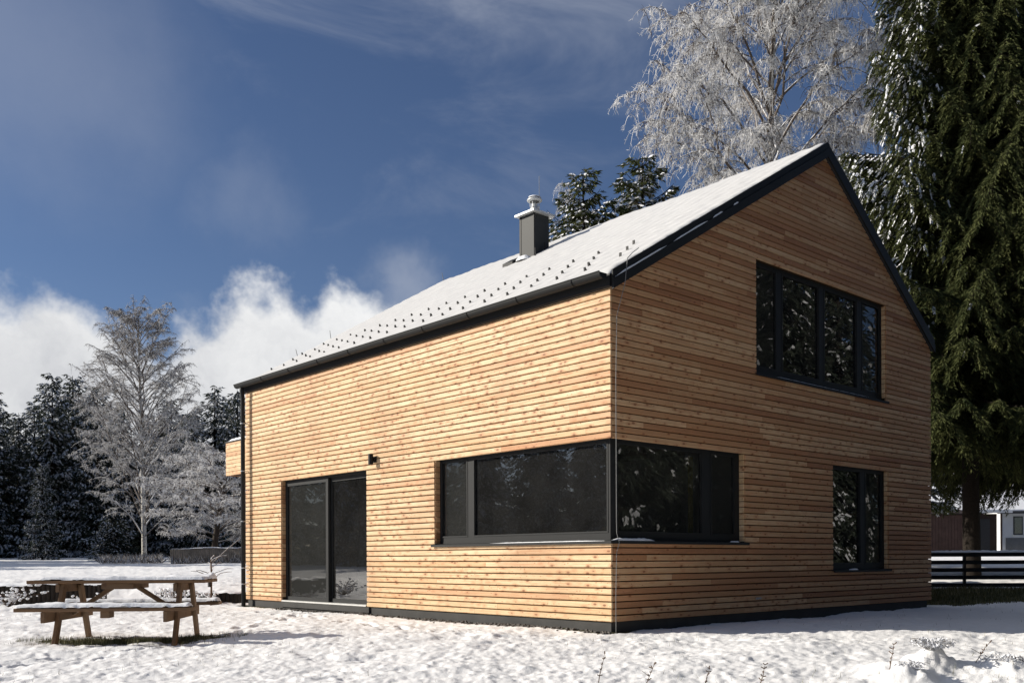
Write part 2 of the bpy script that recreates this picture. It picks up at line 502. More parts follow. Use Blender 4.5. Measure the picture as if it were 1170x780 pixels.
rng = np.random.default_rng(7)
def blades(name, P, h, w, label, lean=.5):
    n = len(P); az = rng.uniform(0, 2 * PI, n); hh = h * rng.uniform(.5, 1.2, n); ln = rng.uniform(0, lean, n) * hh
    dx = np.cos(az); dy = np.sin(az)
    z = ground_z(P[:, 0], P[:, 1]) - .01
    a = np.stack([P[:, 0] - dy * w / 2, P[:, 1] + dx * w / 2, z], 1); b = np.stack([P[:, 0] + dy * w / 2, P[:, 1] - dx * w / 2, z], 1)
    t = np.stack([P[:, 0] + dx * ln, P[:, 1] + dy * ln, z + hh], 1)
    t2 = t + np.stack([dy * w * .2, -dx * w * .2, 0 * hh], 1)
    V = np.stack([a, b, t2, t], 1).reshape(-1, 3)
    Fq = np.arange(4 * n).reshape(-1, 4)
    o = obj_of(name, mesh_np(name, V, Fq, 'grass_blade', rng.random(n)))
    return tag(o, label, 'grass', kind='stuff')
n = 9000
g = np.clip(rng.normal(0, .42, (n, 2)), -1.1, 1.1)
ca, sa = math.cos(TDIR), math.sin(TDIR)
lx = g[:, 0] * 1.15; ly = g[:, 1] * .46 - .16
blades('grass', np.stack([TBL[0] + .10 + lx * ca - ly * sa, TBL[1] - .12 + lx * sa + ly * ca], 1), .055, .006,
       'bare green grass showing through the snow under the picnic table')
d_ = rng.uniform(18.4, 21.1, 16000); u_ = rng.uniform(1030, 1290, 16000)
P = CAM[None, :2] + FW[None, :2] * d_[:, None] + RT[None, :2] * ((u_ - 585) / FPX * d_)[:, None]
P = P[P[:, 0] > 9.0]
blades('grass', P, .09, .012, 'dark bare grass bank below the black rail fence')
d_ = 6.5 + rng.random(2600) ** 1.3 * 11; u_ = rng.uniform(-80, 1250, 2600)
P = CAM[None, :2] + FW[None, :2] * d_[:, None] + RT[None, :2] * ((u_ - 585) / FPX * d_)[:, None]
keep = ~((P[:, 0] > -.05) & (P[:, 1] > -.05)); P = P[keep]
P = P[vnoise(P[:, 0] * 1.3, P[:, 1] * 1.3, 5) > .0]
blades('grass', P, .05, .005, 'sparse grass tips poking through the snowy lawn', 1.0)

# gravel strip
gm = MB(); rs = random.Random(4)
for i in range(1500):
    y = rs.uniform(-.05, 8.6) if i % 3 else rs.uniform(-.05, 5); x = -abs(rs.gauss(0, .09)) - .015; s = rs.uniform(.008, .022)
    if rs.random() < .35 * (1 + math.sin(y * 3.1)): continue
    zc = gz(x, y) + s * .4
    p = [(x + s * rs.uniform(.7, 1.2) * a, y + s * rs.uniform(.7, 1.2) * b, zc + s * .7 * rs.uniform(.7, 1.2) * c) for a, b, c in
         ((-1, -1, -1), (1, -1, -1), (1, 1, -1), (-1, 1, -1), (-.6, -.6, 1), (.6, -.6, 1), (.6, .6, 1), (-.6, .6, 1))]
    gm.hexa(p, r=rs.random())
tag(build('gravel', gm, 'stone_dark'), 'dark drip gravel along the foot of the sunny long wall', 'gravel', kind='stuff')

# ------------------------------------------------------------------ the timber house
D, W, HE, HR, RX, H2 = 9.90, 8.757, 4.142, 7.165, 5.055, 4.615
SF = (HR - HE) / RX; SB = (HR - H2) / (W - RX)
def under(x): return HE + SF * x if x <= RX else HR - SB * (x - RX)
house = thing('timber_house', 'larch clad gabled house with anthracite windows and snowy roof', 'house')
OP_L = [(5.484, 8.434, -.01, 2.312), (-.01, 3.616, 1.004, 2.312)]
OP_G = [(-.01, 2.861, 1.004, 2.312), (5.273, 7.129, .573, 2.299), (3.146, 7.06, 3.495, 5.159)]

def span_pieces(a0, a1, holes):
    segs = [(a0, a1)]
    for (h0, h1) in holes:
        nx = []
        for s0, s1 in segs:
            if h1 <= s0 or h0 >= s1: nx.append((s0, s1)); continue
            if h0 > s0 + .01: nx.append((s0, h0))
            if h1 < s1 - .01: nx.append((h1, s1))
        segs = nx
    return segs
PITCH = HE / 49.0
def boards(mb, rsd, wall, zmax, a_rng, openings, d0, d1, lim=None):
    """wall 'L': plane x, along y; 'G': plane y, along x"""
    nrow = int(math.ceil(zmax / PITCH))
    for i in range(nrow):
        z0 = i * PITCH + .002; z1 = z0 + PITCH - .0115
        zc = (z0 + z1) / 2
        holes = [(o[0], o[1]) for o in openings if o[2] < zc < o[3]]
        lo, hi = a_rng
        if lim:
            lo_b, hi_b = lim(z0); lo_t, hi_t = lim(z1)
            if hi_b - lo_b < .12: continue
            if hi_t < lo_t: lo_t = hi_t = (lo_b + hi_b) / 2
        else: lo_b = lo_t = lo; hi_b = hi_t = hi
        # board joints
        cuts = []
        a = lo_b - rsd.uniform(0, 3.2)
        while a < hi_b:
            a += rsd.choice((2.0, 2.6, 3.0, 3.6, 4.0)) * rsd.uniform(.9, 1.05)
            if lo_t + .3 < a < hi_t - .3: cuts.append(a)
        for (s0, s1) in span_pieces(lo_b, hi_b, holes):
            cs = [s0] + [c for c in cuts if s0 + .15 < c < s1 - .15] + [s1]
            for k in range(len(cs) - 1):
                p0, p1 = cs[k] + (.0012 if k else 0), cs[k + 1] - (.0012 if k < len(cs) - 2 else 0)
                t0 = lo_t if p0 == lo_b else p0; t1 = hi_t if p1 == hi_b else p1
                j = rsd.uniform(-.0012, .0012); zt = z1 - .004; zb = z0 - .003
                zc_ = z0 + .009; dc = d0 + j + .008
                if wall == 'L':
                    ring = lambda a, b: [(d1, a, z0), (dc, a, z0), (d0 + j, a, zc_), (d0 + j, b, zt), (d1, b, z1)]
                else:
                    ring = lambda a, b: [(a, d1, z0), (a, dc, z0), (a, d0 + j, zc_), (b, d0 + j, zt), (b, d1, z1)]
                mb.add(ring(p0, t0) + ring(p1, t1), [(4, 3, 2, 1, 0), (5, 6, 7, 8, 9)] + [(k_, (k_ + 1) % 5, 5 + (k_ + 1) % 5, 5 + k_) for k_ in range(5)], 0, rsd.random())
def solid(mb, wall, zs, a_rng, openings, d0, d1, lim=None):
    zs = sorted(set(zs))
    for z0, z1 in zip(zs[:-1], zs[1:]):
        zc = (z0 + z1) / 2
        holes = [(o[0], o[1]) for o in openings if o[2] < zc < o[3]]
        if lim: (lb, hb), (lt, ht) = lim(z0), lim(z1)
        else: lb, hb = a_rng; lt, ht = a_rng
        if ht < lt: lt = ht = (lt + ht) / 2
        for s0, s1 in span_pieces(lb, hb, holes):
            t0 = lt if s0 == lb else s0; t1 = ht if s1 == hb else s1
            if wall == 'L': mb.hexa([(d0, s0, z0), (d1, s0, z0), (d1, s1, z0), (d0, s1, z0), (d0, t0, z1), (d1, t0, z1), (d1, t1, z1), (d0, t1, z1)])
            else: mb.hexa([(s0, d0, z0), (s1, d0, z0), (s1, d1, z0), (s0, d1, z0), (t0, d0, z1), (t1, d0, z1), (t1, d1, z1), (t0, d1, z1)])
def glim(z):
    lo = .032; hi = W
    if z > HE: lo = max(lo, (z - HE) / SF)
    if z > H2: hi = min(hi, RX + (HR - z) / SB)
    return lo, hi
rsd = random.Random(11)
mb = MB(); boards(mb, rsd, 'L', HE + .06, (0.0, D), OP_L, 0.0, .030); build('long_wall_cladding', mb, 'cladding_long', house)
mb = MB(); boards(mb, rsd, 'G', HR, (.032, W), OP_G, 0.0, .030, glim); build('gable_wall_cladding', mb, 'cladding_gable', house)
# far gable and back wall cladding
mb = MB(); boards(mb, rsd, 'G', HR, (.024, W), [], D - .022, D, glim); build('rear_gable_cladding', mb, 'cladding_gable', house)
mb = MB(); boards(mb, rsd, 'L', H2, (.024, D - .024), [], W - .022, W); build('rear_wall_cladding', mb, 'cladding_long', house)
# wall body behind the boards (also lines the reveals)
def glim2(z):
    lo, hi = glim(z); return max(lo, .04), min(hi, W - .04)
mb = MB()
gs = [0, 1.004, 2.312]
OPS_L = [(5.484, 8.434, 0, 2.312), (-1, 3.616, 1.004, 2.312)]
OPS_G = [(-1, 2.861, 1.004, 2.312), (5.273, 7.129, .573, 2.299), (3.146, 7.06, 3.495, 5.159)]
solid(mb, 'L', [0, 1.004, 2.312, HE + .1], (.04, D - .04), OPS_L, .04, .34)
solid(mb, 'G', [0, .573, 1.004, 2.299, 2.312, 3.495, HE, H2, 5.159, 6, HR - .02], None, OPS_G, .041, .34, glim2)
solid(mb, 'G', [0, HE, H2, HR - .02], None, [], D - .34, D - .04, glim2)
solid(mb, 'L', [0, H2 - .02], (.35, D - .35), [], W - .34, W - .04)
build('wall_core', mb, 'membrane', house)
# wooden reveals
def P_(wall, a, dep, z): return (dep, a, z) if wall == 'L' else (a, dep, z)
def wbox(mb, wall, a0, a1, d0, d1, z0, z1, m=0, r=.5):
    if wall == 'L': mb.box(d0, d1, a0, a1, z0, z1, m, r)
    else: mb.box(a0, a1, d0, d1, z0, z1, m, r)
for wall, lst in (('L', [(8.434, -1, 0, 2.312), (3.616, -1, 1.004, 2.312)]), ('G', [(2.861, -1, 1.004, 2.312), (7.129, -1, .573, 2.299), (7.06, -1, 3.495, 5.159), (5.273, 1, .573, 2.299), (3.146, 1, 3.495, 5.159)])):
    for (a, sgn, z0, z1) in lst:
        mb = MB()
        i0 = int(z0 / PITCH) + 1
        z = i0 * PITCH
        while z + PITCH < z1 + .02:
            wbox(mb, wall, *sorted((a, a + sgn * .014)), .024, .125, max(z, z0 + .02) + .002, min(z + PITCH - .007, z1 - .02), 0, rsd.random())
            z += PITCH
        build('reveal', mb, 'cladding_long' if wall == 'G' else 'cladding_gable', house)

# plinth
mb = MB()
mb.box(.033, W - .12, .033, D - .03, -.60, -.006)
o = build('plinth', mb, 'plinth_paint', house)
mb = MB(); mb.box(.034, .5, .034, D - .2, -.0055, -.0005); mb.box(.5, W - .2, .034, .5, -.0055, -.0005)
build('ventilation_strip', mb, 'anthracite_seam', house)
# floors and dark rooms
mb = MB(); mb.box(.35, W - .35, .35, D - .35, -.002, .03); mb.box(.35, W - .35, .35, D - .35, 2.62, 2.86)
build('floor', mb, 'inner_floor', house)
mb = MB(); mb.box(.35, 4.9, 4.85, 4.97, .03, 2.62); mb.box(4.78, 4.9, .36, 4.85, .03, 2.62); mb.box(2.2, 2.32, .36, 9.4, 2.87, 5.2); mb.box(.4, 8.3, 4.5, 4.62, 2.87, 4.5); mb.box(2.4, 2.5, 4.98, 9.5, .03, 2.6)
build('partition', mb, 'inner_wall', house)

# ---- windows
def window(name, wall, a0, a1, z0, z1, panes, dep, sill=True, label=None, top=.05, corner=False):
    """panes: list of (a_start, a_end, kind); everything between them is frame"""
    f = MB(); dF, dB = dep, dep + .07
    zb = z0 + (.11 if sill else .035); zt = z1 - top
    al = MB()
    wbox(f, wall, a0, a1, dF, dB, z0 + .004, zb)
    wbox(f, wall, a0, a1, dF, dB, zt, z1 - .003)
    edges = [a0] + [x for p in panes for x in p[:2]] + [a1]
    for k in range(0, len(edges), 2):
        if edges[k + 1] - edges[k] > .01: wbox(f, wall, edges[k], edges[k + 1], dF, dB, zb, zt)
    # thin proud sash profile round every pane
    for (p0, p1, kd) in panes:
        for (x0, x1, y0, y1) in ((p0, p0 + .022, zb, zt), (p1 - .022, p1, zb, zt), (p0 + .022, p1 - .022, zb, zb + .022), (p0 + .022, p1 - .022, zt - .022, zt)):
            wbox(f, wall, x0, x1, dF - .006, dF + .03, y0, y1)
    fr = build(name, f, 'anthracite', house)
    if label: fr['label'] = label
    for (p0, p1, kd) in panes:
        q = MB()
        if kd == 'screen':
            q = MB(); wbox(q, wall, p0 + .01, p1 - .01, dF + .045, dF + .050, zb + .01, zt - .01)
            build('screen', q, 'screen_fabric', fr); q = MB()
        if True:
            dd = dF + (.032 if kd == 'glass' else .022)
            if wall == 'L': q.add([(dd, p0, zb), (dd, p1, zb), (dd, p1, zt), (dd, p0, zt)], [(3, 2, 1, 0)])
            else: q.add([(p0, dd, zb), (p1, dd, zb), (p1, dd, zt), (p0, dd, zt)], [(0, 1, 2, 3)])
            build('pane', q, 'window_glass' if kd == 'glass' else 'blind_glass', fr)
    return fr
w1 = window('window', 'L', .10, 3.602, 1.004, 2.312, [(.135, 2.80, 'glass'), (2.93, 3.565, 'screen')], .10, label='long side of the corner window')
w2 = window('window', 'G', .172, 2.847, 1.004, 2.312, [(.21, 1.99, 'glass'), (2.16, 2.74, 'screen')], .10, label='gable side of the corner window')
w3 = window('window', 'G', 5.288, 7.115, .573, 2.299, [(5.35, 6.31, 'glass'), (6.45, 7.03, 'screen')], .08, label='narrow ground floor window')
w4 = window('window', 'G', 3.161, 7.046, 3.495, 5.159, [(3.21, 3.80, 'screen'), (3.94, 5.02, 'glass'), (5.15, 6.22, 'glass'), (6.36, 6.99, 'screen')], .08, label='wide upper gable window')
# sliding door: left leaf nearer the outside, right leaf set back
def door():
    f = MB()
    a0, a1 = 5.486, 8.420
    wbox(f, 'L', a0, a1, .09, .20, 2.25, 2.309)
    wbox(f, 'L', a0, a0 + .03, .09, .20, .02, 2.25); wbox(f, 'L', a1 - .03, a1, .09, .20, .02, 2.25)
    fr = build('sliding_door', f, 'anthracite', house)
    def leaf(b0, b1, dep, kd, wide=.08):
        q = MB()
        wbox(q, 'L', b0, b1, dep, dep + .05, .035, .10); wbox(q, 'L', b0, b1, dep, dep + .05, 2.18, 2.249)
        wbox(q, 'L', b0, b0 + wide, dep, dep + .05, .10, 2.18); wbox(q, 'L', b1 - .04, b1, dep, dep + .05, .10, 2.18)
        build('door_leaf', q, 'anthracite', fr)
        q = MB()
        if kd == 'screen':
            wbox(q, 'L', b0 + wide, b1 - .04, dep + .040, dep + .046, .10, 2.18); build('screen', q, 'screen_fabric', fr)
        dd = dep + .02; q = MB()
        q.add([(dd, b0 + wide, .10), (dd, b1 - .04, .10), (dd, b1 - .04, 2.18), (dd, b0 + wide, 2.18)], [(3, 2, 1, 0)])
        build('pane', q, 'window_glass' if kd == 'glass' else 'blind_glass', fr)
    leaf(6.87, a1 - .032, .092, 'screen')
    leaf(a0 + .032, 6.86, .148, 'glass', .06)
door()
q = MB(); q.box(-.012, .145, 5.50, 8.405, .004, .030); build('door_sill', q, 'aluminium', house)
q = MB(); q.box(.0, .029, 5.43, 8.46, -.10, -.001); build('door_apron', q, 'plinth_paint', house)
# sills
def sill(wall, a0, a1, z, dep, name='window_sill'):
    q = MB(); t0 = -.035
    if wall == 'L': q.hexa([(t0, a0, z - .022), (dep, a0, z - .006), (dep, a1, z - .006), (t0, a1, z - .022), (t0, a0, z - .012), (dep, a0, z + .003), (dep, a1, z + .003), (t0, a1, z - .012)])
    else: q.hexa([(a0, t0, z - .022), (a1, t0, z - .022), (a1, dep, z - .006), (a0, dep, z - .006), (a0, t0, z - .012), (a1, t0, z - .012), (a1, dep, z + .003), (a0, dep, z + .003)])
    wbox(q, wall, a0, a1, t0 - .003, t0 + .004, z - .045, z - .010)
    return build(name, q, 'anthracite', house)
sill('L', -.035, 3.66, 1.018, .099)
sill('G', -.030, 2.905, 1.018, .099)
sill('G', 5.24, 7.17, .595, .079)
sill('G', 3.11, 7.10, 3.491, .079)
# snow left on the sills
def blob_strip(name, pts, w, h, parent, seed=1):
    r_ = random.Random(seed); q = MB(); n = len(pts); k = 7; vs = []; fs = []
    for i, p in enumerate(pts):
        t = i / (n - 1); e = min(1, 5 * t + .15, 5 * (1 - t) + .15); d = (Vector(pts[min(i + 1, n - 1)]) - Vector(pts[max(0, i - 1)])).normalized(); sd = Vector((-d.y, d.x, 0))
        for j in range(k):
            a = PI * j / (k - 1); vs.append(Vector(p) + sd * math.cos(a) * w / 2 * e * r_.uniform(.85, 1.1) + Vector((0, 0, math.sin(a) * h * e * r_.uniform(.8, 1.15))))
    for i in range(n - 1):
        for j in range(k - 1): fs.append((i * k + j, i * k + j + 1, (i + 1) * k + j + 1, (i + 1) * k + j))
    q.add(vs, fs); return build(name, q, 'snow', parent, True)
blob_strip('sill_snow', [(x, .012, 1.012) for x in np.linspace(.02, .85, 22)], .07, .035, house, 3)
blob_strip('sill_snow', [(x, .012, 1.012) for x in np.linspace(2.50, 2.72, 7)], .05, .02, house, 4)
blob_strip('sill_snow', [(x, -.012, 3.477) for x in np.linspace(3.19, 6.90, 60)], .035, .016, house, 5)
blob_strip('sill_snow', [(-.012, y, 1.008) for y in np.linspace(.02, 2.3, 40)], .030, .010, house, 6)
blob_strip('sill_snow', [(x, -.01, .585) for x in np.linspace(5.75, 6.05, 8)], .05, .025, house, 7)

# wall lamp between door and window
q = MB(); q.tube([(-.085, 5.225, 2.35), (-.085, 5.225, 2.52)], .042, 20)
q.box(-.05, -.001, 5.19, 5.26, 2.40, 2.47)
wl = build('wall_lamp', q, 'anthracite_seam', house)
q = MB(); q.box(-.012, -.002, 5.175, 5.275, 2.385, 2.485); build('wall_plate', q, 'anthracite', wl)
# garden tap / socket remains on the gable
q = MB(); q.box(3.10, 3.15, -.02, -.002, .185, .215); q.box(3.17, 3.22, -.02, -.002, .19, .215); build('outdoor_socket', q, 'galvanised', house)

# ---- roof slab
RTOP = .17
mb = MB()
y0, y1 = -.045, D + .05
xe0, xe1 = -.012, W + .035
zf0 = HE + SF * xe0; zb1 = HR - SB * (xe1 - RX)
for (xa, za, xb, zb) in ((xe0, zf0, RX, HR), (RX, HR, xe1, zb1)):
    mb.hexa([(xa, y0, za + .004), (xb, y0, zb + .004), (xb, y1, zb + .004), (xa, y1, za + .004), (xa, y0, za + RTOP), (xb, y0, zb + RTOP), (xb, y1, zb + RTOP), (xa, y1, za + RTOP)])
roof = build('roof', mb, 'tile_dark', house)
# verge boards with two steps
def verge(y_out, y_in, za, zb, name):
    mb = MB()
    for (xa, z_a, xb, z_b) in ((xe0 - .005, zf0, RX, HR), (RX, HR, xe1 + .005, zb1)):
        mb.hexa([(xa, y_out, z_a + za), (xb, y_out, z_b + za), (xb, y_in, z_b + za), (xa, y_in, z_a + za), (xa, y_out, z_a + zb), (xb, y_out, z_b + zb), (xb, y_in, z_b + zb), (xa, y_in, z_a + zb)])
    return build(name, mb, 'anthracite', roof)
verge(-.075, -.047, -.025, .105, 'verge_board')
verge(-.062, -.046, .109, .215, 'verge_flashing')
verge(D + .052, D + .08, -.02, .19, 'verge_board')
mb = MB(); mb.box(-.052, -.014, -.04, D + .04, HE + .008, HE + .155)
build('fascia_board', mb, 'anthracite_seam', roof)
# thin snow lines lying on the verge ledge
def ledge_snow(xa, xb, name='verge_snow'):
    pts = [(x, -.069, HE + SF * x + .107) for x in np.linspace(xa, xb, max(6, int((xb - xa) * 14)))]
    blob_strip(name, pts, .020, .022, roof, int(xa * 10) + 3)
for a, b in ((.02, 1.02), (1.16, 1.9), (2.02, 2.25), (2.5, 2.62)): ledge_snow(a, b)

# roof snow
def roof_snow_mesh():
    nx, ny = 110, 330
    def surf(xs, zfun, out, sgn):
        X, Y = np.meshgrid(xs, np.linspace(-.052, D + .04, ny), indexing='ij')
        edge = np.minimum(np.abs(X - xs[0 if sgn > 0 else -1]) / .16, 1)
        edge = np.sqrt(np.clip(edge, 0, 1))
        vy = np.clip(np.minimum(Y + .052, D + .04 - Y) / .09, 0, 1) ** .5
        th = .058 + .018 * fbm(X * 1.2, Y * 1.2, 31, 3) + .010 * fbm(X * 8, Y * 8, 41, 2)
        sl = np.abs(X - RX) / math.cos(math.atan(SF)) * 1.16
        course = (sl / .335) % 1.0
        th = th + .010 * (course - .5) + .004 * np.sin(Y / .30 * 2 * PI)
        th = th * (.12 + .88 * np.minimum(edge, 1)) * (.25 + .75 * vy)
        Z = zfun(X) + RTOP + th
        Xo = X.copy(); i = 0 if sgn > 0 else -1
        Xo[i, :] = Xo[i, :] + sgn * (.012 + .055 * fbm(Y[i] * 4, Y[i] * 0 + 3, 8, 4))
        Yo = Y.copy()
        Yo[:, 0] += .006 + .060 * np.abs(fbm(X[:, 0] * 6, X[:, 0] * 0, 19, 3))
        return Xo, Yo, Z
    Vs = []; Fs = []; off = 0
    for xs, zf, sgn in ((np.linspace(-.085, RX, nx), lambda x: HE + SF * x, 1), (np.linspace(RX, W + .03, nx), lambda x: HR - SB * (x - RX), -1)):
        X, Y, Z = surf(xs, zf, 0, sgn)
        top = np.stack([X, Y, Z], -1).reshape(-1, 3); bot = np.stack([X, Y, zf(X) + RTOP + .002], -1).reshape(-1, 3)
        i = np.arange(nx - 1)[:, None] * ny; j = np.arange(ny - 1)[None, :]
        Ft = np.stack([i + j, i + ny + j, i + ny + j + 1, i + j + 1], -1).reshape(-1, 4)
        N = nx * ny
        ring = np.concatenate([np.arange(ny), np.arange(1, nx) * ny + ny - 1, (nx - 1) * ny + np.arange(ny - 2, -1, -1), np.arange(nx - 2, 0, -1) * ny])
        r2 = np.roll(ring, -1)
        Fsd = np.stack([ring, r2, r2 + N, ring + N], -1)
        Vs += [top, bot]; Fs += [Ft + off, Fsd + off]; off += 2 * N
    V = np.vstack(Vs); F = np.vstack(Fs)
    return mesh_np('roof_snow', V, F, 'roof_snow', smooth=True)
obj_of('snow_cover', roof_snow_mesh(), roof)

# snow hooks: four staggered rows
cnt = 0
for i, x in enumerate((.46, .78, 1.11, 1.44)):
    for k in range(19):
        y = .86 + .515 * k + .215 * i - (.43 if i == 0 and False else 0)
        if k == 0 and i == 0: y = .84
        q = MB(); zt = HE + SF * x + RTOP
        q.hexa([(x - .030, y - .016, zt), (x + .02, y - .016, zt + .01), (x + .02, y + .016, zt + .01), (x - .030, y + .016, zt),
                (x - .044, y - .016, zt + .080), (x - .034, y - .014, zt + .084), (x - .034, y + .014, zt + .084), (x - .044, y + .016, zt + .080)])
        if y < D - .2 and cnt < 78:
            build('snow_hook', q, 'anthracite_seam', roof); cnt += 1
for i, x in ((1, .70), (2, 1.03), (3, 1.36)):
    q = MB(); y = .40 + .17 * i - .15; zt = HE + SF * x + RTOP
    q.box(x - .042, x - .030, y - .018, y + .018, zt, zt + .082); build('snow_hook', q, 'anthracite_seam', roof)

# gutter, half round with rim bead, brackets and seams
def gutter():
    gx, gz_, R = -.148, HE + .150, .070; k = 12
    mb = MB(); ya, yb = -.02, D + .07
    prof = [(gx + R * math.cos(PI + PI * j / k), gz_ + R * math.sin(PI + PI * j / k)) for j in range(k + 1)]
    prof2 = [(gx + (R - .006) * math.cos(2 * PI - PI * j / k), gz_ + (R - .006) * math.sin(2 * PI - PI * j / k)) for j in range(k + 1)]
    ring = prof + prof2; m = len(ring)
    mb.add([(x, ya, z) for x, z in ring] + [(x, yb, z) for x, z in ring], [(j, (j + 1) % m, m + (j + 1) % m, m + j) for j in range(m)])
    for ye in (ya, yb):
        mb.add([(x, ye, z) for x, z in prof], [tuple(range(k + 1))])
    mb.tube([(gx - R, ya, gz_ + .004), (gx - R, yb, gz_ + .004)], .009, 8)
    g_ = build('gutter', mb, 'anthracite', house)
    for y in (8.821, 7.757, 6.733, 5.721, 4.661, 3.632, 2.556, 1.509, .466):
        q = MB(); 
        pts = [(gx + (R + .004) * math.cos(PI + PI * j / 8), y, gz_ + (R + .004) * math.sin(PI + PI * j / 8)) for j in range(9)]
        q.tube(pts + [(-.06, y, gz_ + .01)], .0075, 6); build('bracket', q, 'anthracite_seam', g_)
    return g_
gut = gutter()
# snow on gutter end and bead
# downpipe
q = MB()
px, py = -.115, D - .12
q.tube([(-.135, py, HE + .10), (-.135, py, HE + .02), (px, py, HE - .14), (px, py, gz(px, py) - .02)], .043, 14)
dp = build('downpipe', q, 'anthracite', house, True)
for z in (.30, .62, 1.55, 2.55, 3.5):
    q = MB(); q.tube([(px, py, z), (px, py, z + .022)], .049, 14); q.box(px, .0, py - .006, py + .006, z + .004, z + .018); build('pipe_clamp', q, 'galvanised', dp)

# lightning conductor wires and rods
q = MB()
wire = [(.23, -.085, HE + SF * .23 + .25), (.16, -.105, HE + .06), (.06, -.055, HE - .35), (.045, -.050, 3.0), (.045, -.05, 1.25), (.05, -.05, 1.10), (.085, -.06, .99), (.05, -.045, .85), (.035, -.045, .3), (.03, -.05, -.14)]
q.tube(wire, .0042, 6); lw = build('lightning_conductor', q, 'wire_grey', house)
q = MB(); q.tube([(.23, -.085, HE + .39), (.40, -.02, HE + .51), (.6, .05, HE + SF * .6 + .27)], .005, 6)
build('roof_wire', q, 'wire_grey', lw)
for (a, b, r_) in (((5.36, .04, 7.20), (5.52, .04, 8.02), .007), ((5.06, D, 7.33), (5.0, D, 7.56), .008), ((4.39, 5.9, 7.0), (4.39, 5.9, 8.47), .006),
                   ((2.0, D + .02, 5.5), (1.97, D + .02, 5.72), .008), ((1.2, D + .02, 5.02), (1.15, D + .02, 5.2), .008)):
    q = MB(); q.tube([a, b], [r_, r_ * .7], 6); build('lightning_rod', q, 'wire_grey', house)

# chimney
cx0, cx1, cy0, cy1, ct = 3.79, 4.19, 5.42, 5.80, 7.47
q = MB(); q.box(cx0, cx1, cy0, cy1, 6.2, ct)
ch = build('chimney', q, 'chimney_sheet', house)
q = MB(); q.box(cx0 - .012, cx0 + .004, cy0 - .012, cy0 + .0, 6.5, ct); q.box(cx0 - .006, cx0 - .001, cy1 - .02, cy1 + .03, 6.5, ct); build('corner_trim', q, 'anthracite_seam', ch)
q = MB(); q.box(cx0 - .085, cx1 + .085, cy0 - .085, cy1 + .085, ct, ct + .038)
q.hexa([(cx0 - .085, cy0 - .085, ct + .038), (cx1 + .085, cy0 - .085, ct + .038), (cx1 + .085, cy1 + .085, ct + .038), (cx0 - .085, cy1 + .085, ct + .038),
        (cx0 + .1, cy0 + .1, ct + .075), (cx1 - .1, cy0 + .1, ct + .10), (cx1 - .1, cy1 - .1, ct + .10), (cx0 + .1, cy1 - .1, ct + .10)])
build('chimney_cap', q, 'zinc', ch)
ccx, ccy = (cx0 + cx1) / 2, (cy0 + cy1) / 2
q = MB(); q.lathe((ccx, ccy, ct + .09), [(.12, 0), (.11, .04), (.075, .09), (.06, .12), (.06, .16)], 20)
for a in range(4):
    q.tube([(ccx + .08 * math.cos(a * PI / 2 + .4), ccy + .08 * math.sin(a * PI / 2 + .4), ct + .12), (ccx + .10 * math.cos(a * PI / 2 + .4), ccy + .10 * math.sin(a * PI / 2 + .4), ct + .33)], .008, 6)
q.tube([(ccx, ccy, ct + .1), (ccx, ccy, ct + .34)], .022, 10)
q.lathe((ccx, ccy, ct + .30), [(.09, 0), (.145, .012), (.15, .03), (.135, .05), (.08, .075), (.001, .085)], 24)
build('chimney_cowl', q, 'zinc', ch, True)
q = MB()
q.lathe((ccx, ccy, ct + .372), [(.13, 0), (.12, .02), (.06, .035), (.001, .038)], 16); build('cowl_snow', q, 'snow', ch, True)
blob_strip('snow_wedge', [(3.70, y, HE + SF * 3.70 + RTOP + .03) for y in np.linspace(5.44, 5.80, 8)], .22, .10, ch, 8)
q = MB(); xw = 3.62; q.hexa([(xw, 5.86, HE + SF * xw + RTOP + .02), (xw + .22, 5.86, HE + SF * (xw + .22) + RTOP + .02), (xw + .22, 6.15, HE + SF * (xw + .22) + RTOP + .02), (xw, 6.15, HE + SF * xw + RTOP + .02),
        (xw, 5.86, HE + SF * xw + RTOP + .12), (xw + .22, 5.86, HE + SF * (xw + .22) + RTOP + .12), (xw + .22, 6.15, HE + SF * (xw + .22) + RTOP + .12), (xw, 6.15, HE + SF * xw + RTOP + .12)])
build('chimney_step', q, 'anthracite_seam', roof)
for (x, y) in ((4.0, 5.33), (3.72, 5.30)):
    q = MB(); zt = HE + SF * x + RTOP; q.tube([(x, y, zt), (x - .01, y, zt + .20)], .012, 6); build('roof_clip', q, 'anthracite_seam', roof)

# clad balcony at the rear
q = MB(); bx0, bx1, by0, by1, bz0, bz1 = .5, 3.9, D + .0, 11.87, 2.64, 3.36
r3 = random.Random(5)
def bal(mb, x0, x1, y0, y1, ax):
    z = bz0
    while z < bz1 - .03:
        mb.box(x0, x1, y0, y1, z + .003, min(z + PITCH - .006, bz1), 0, r3.random()); z += PITCH
bal(q, bx0, bx0 + .022, by0 + .07, by1, 1)
bc = build('balcony', q, 'cladding_long', house)
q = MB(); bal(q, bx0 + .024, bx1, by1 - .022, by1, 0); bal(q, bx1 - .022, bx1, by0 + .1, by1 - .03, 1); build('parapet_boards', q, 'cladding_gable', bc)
q = MB(); q.box(bx0 + .026, bx0 + .08, by0 + .03, by1 - .03, bz0 + .01, bz1 - .01); q.box(bx0 + .08, bx1 - .03, by0 + .03, by1 - .03, bz0 + .01, bz0 + .12); q.box(bx0 + .08, bx1 - .03, by1 - .09, by1 - .03, bz0 + .12, bz1 - .01); build('balcony_core', q, 'membrane', bc)
q = MB(); q.box(bx0 - .02, bx0 + .10, by0 + .02, by1 + .02, bz1 + .002, bz1 + .025); build('coping', q, 'anthracite', bc)
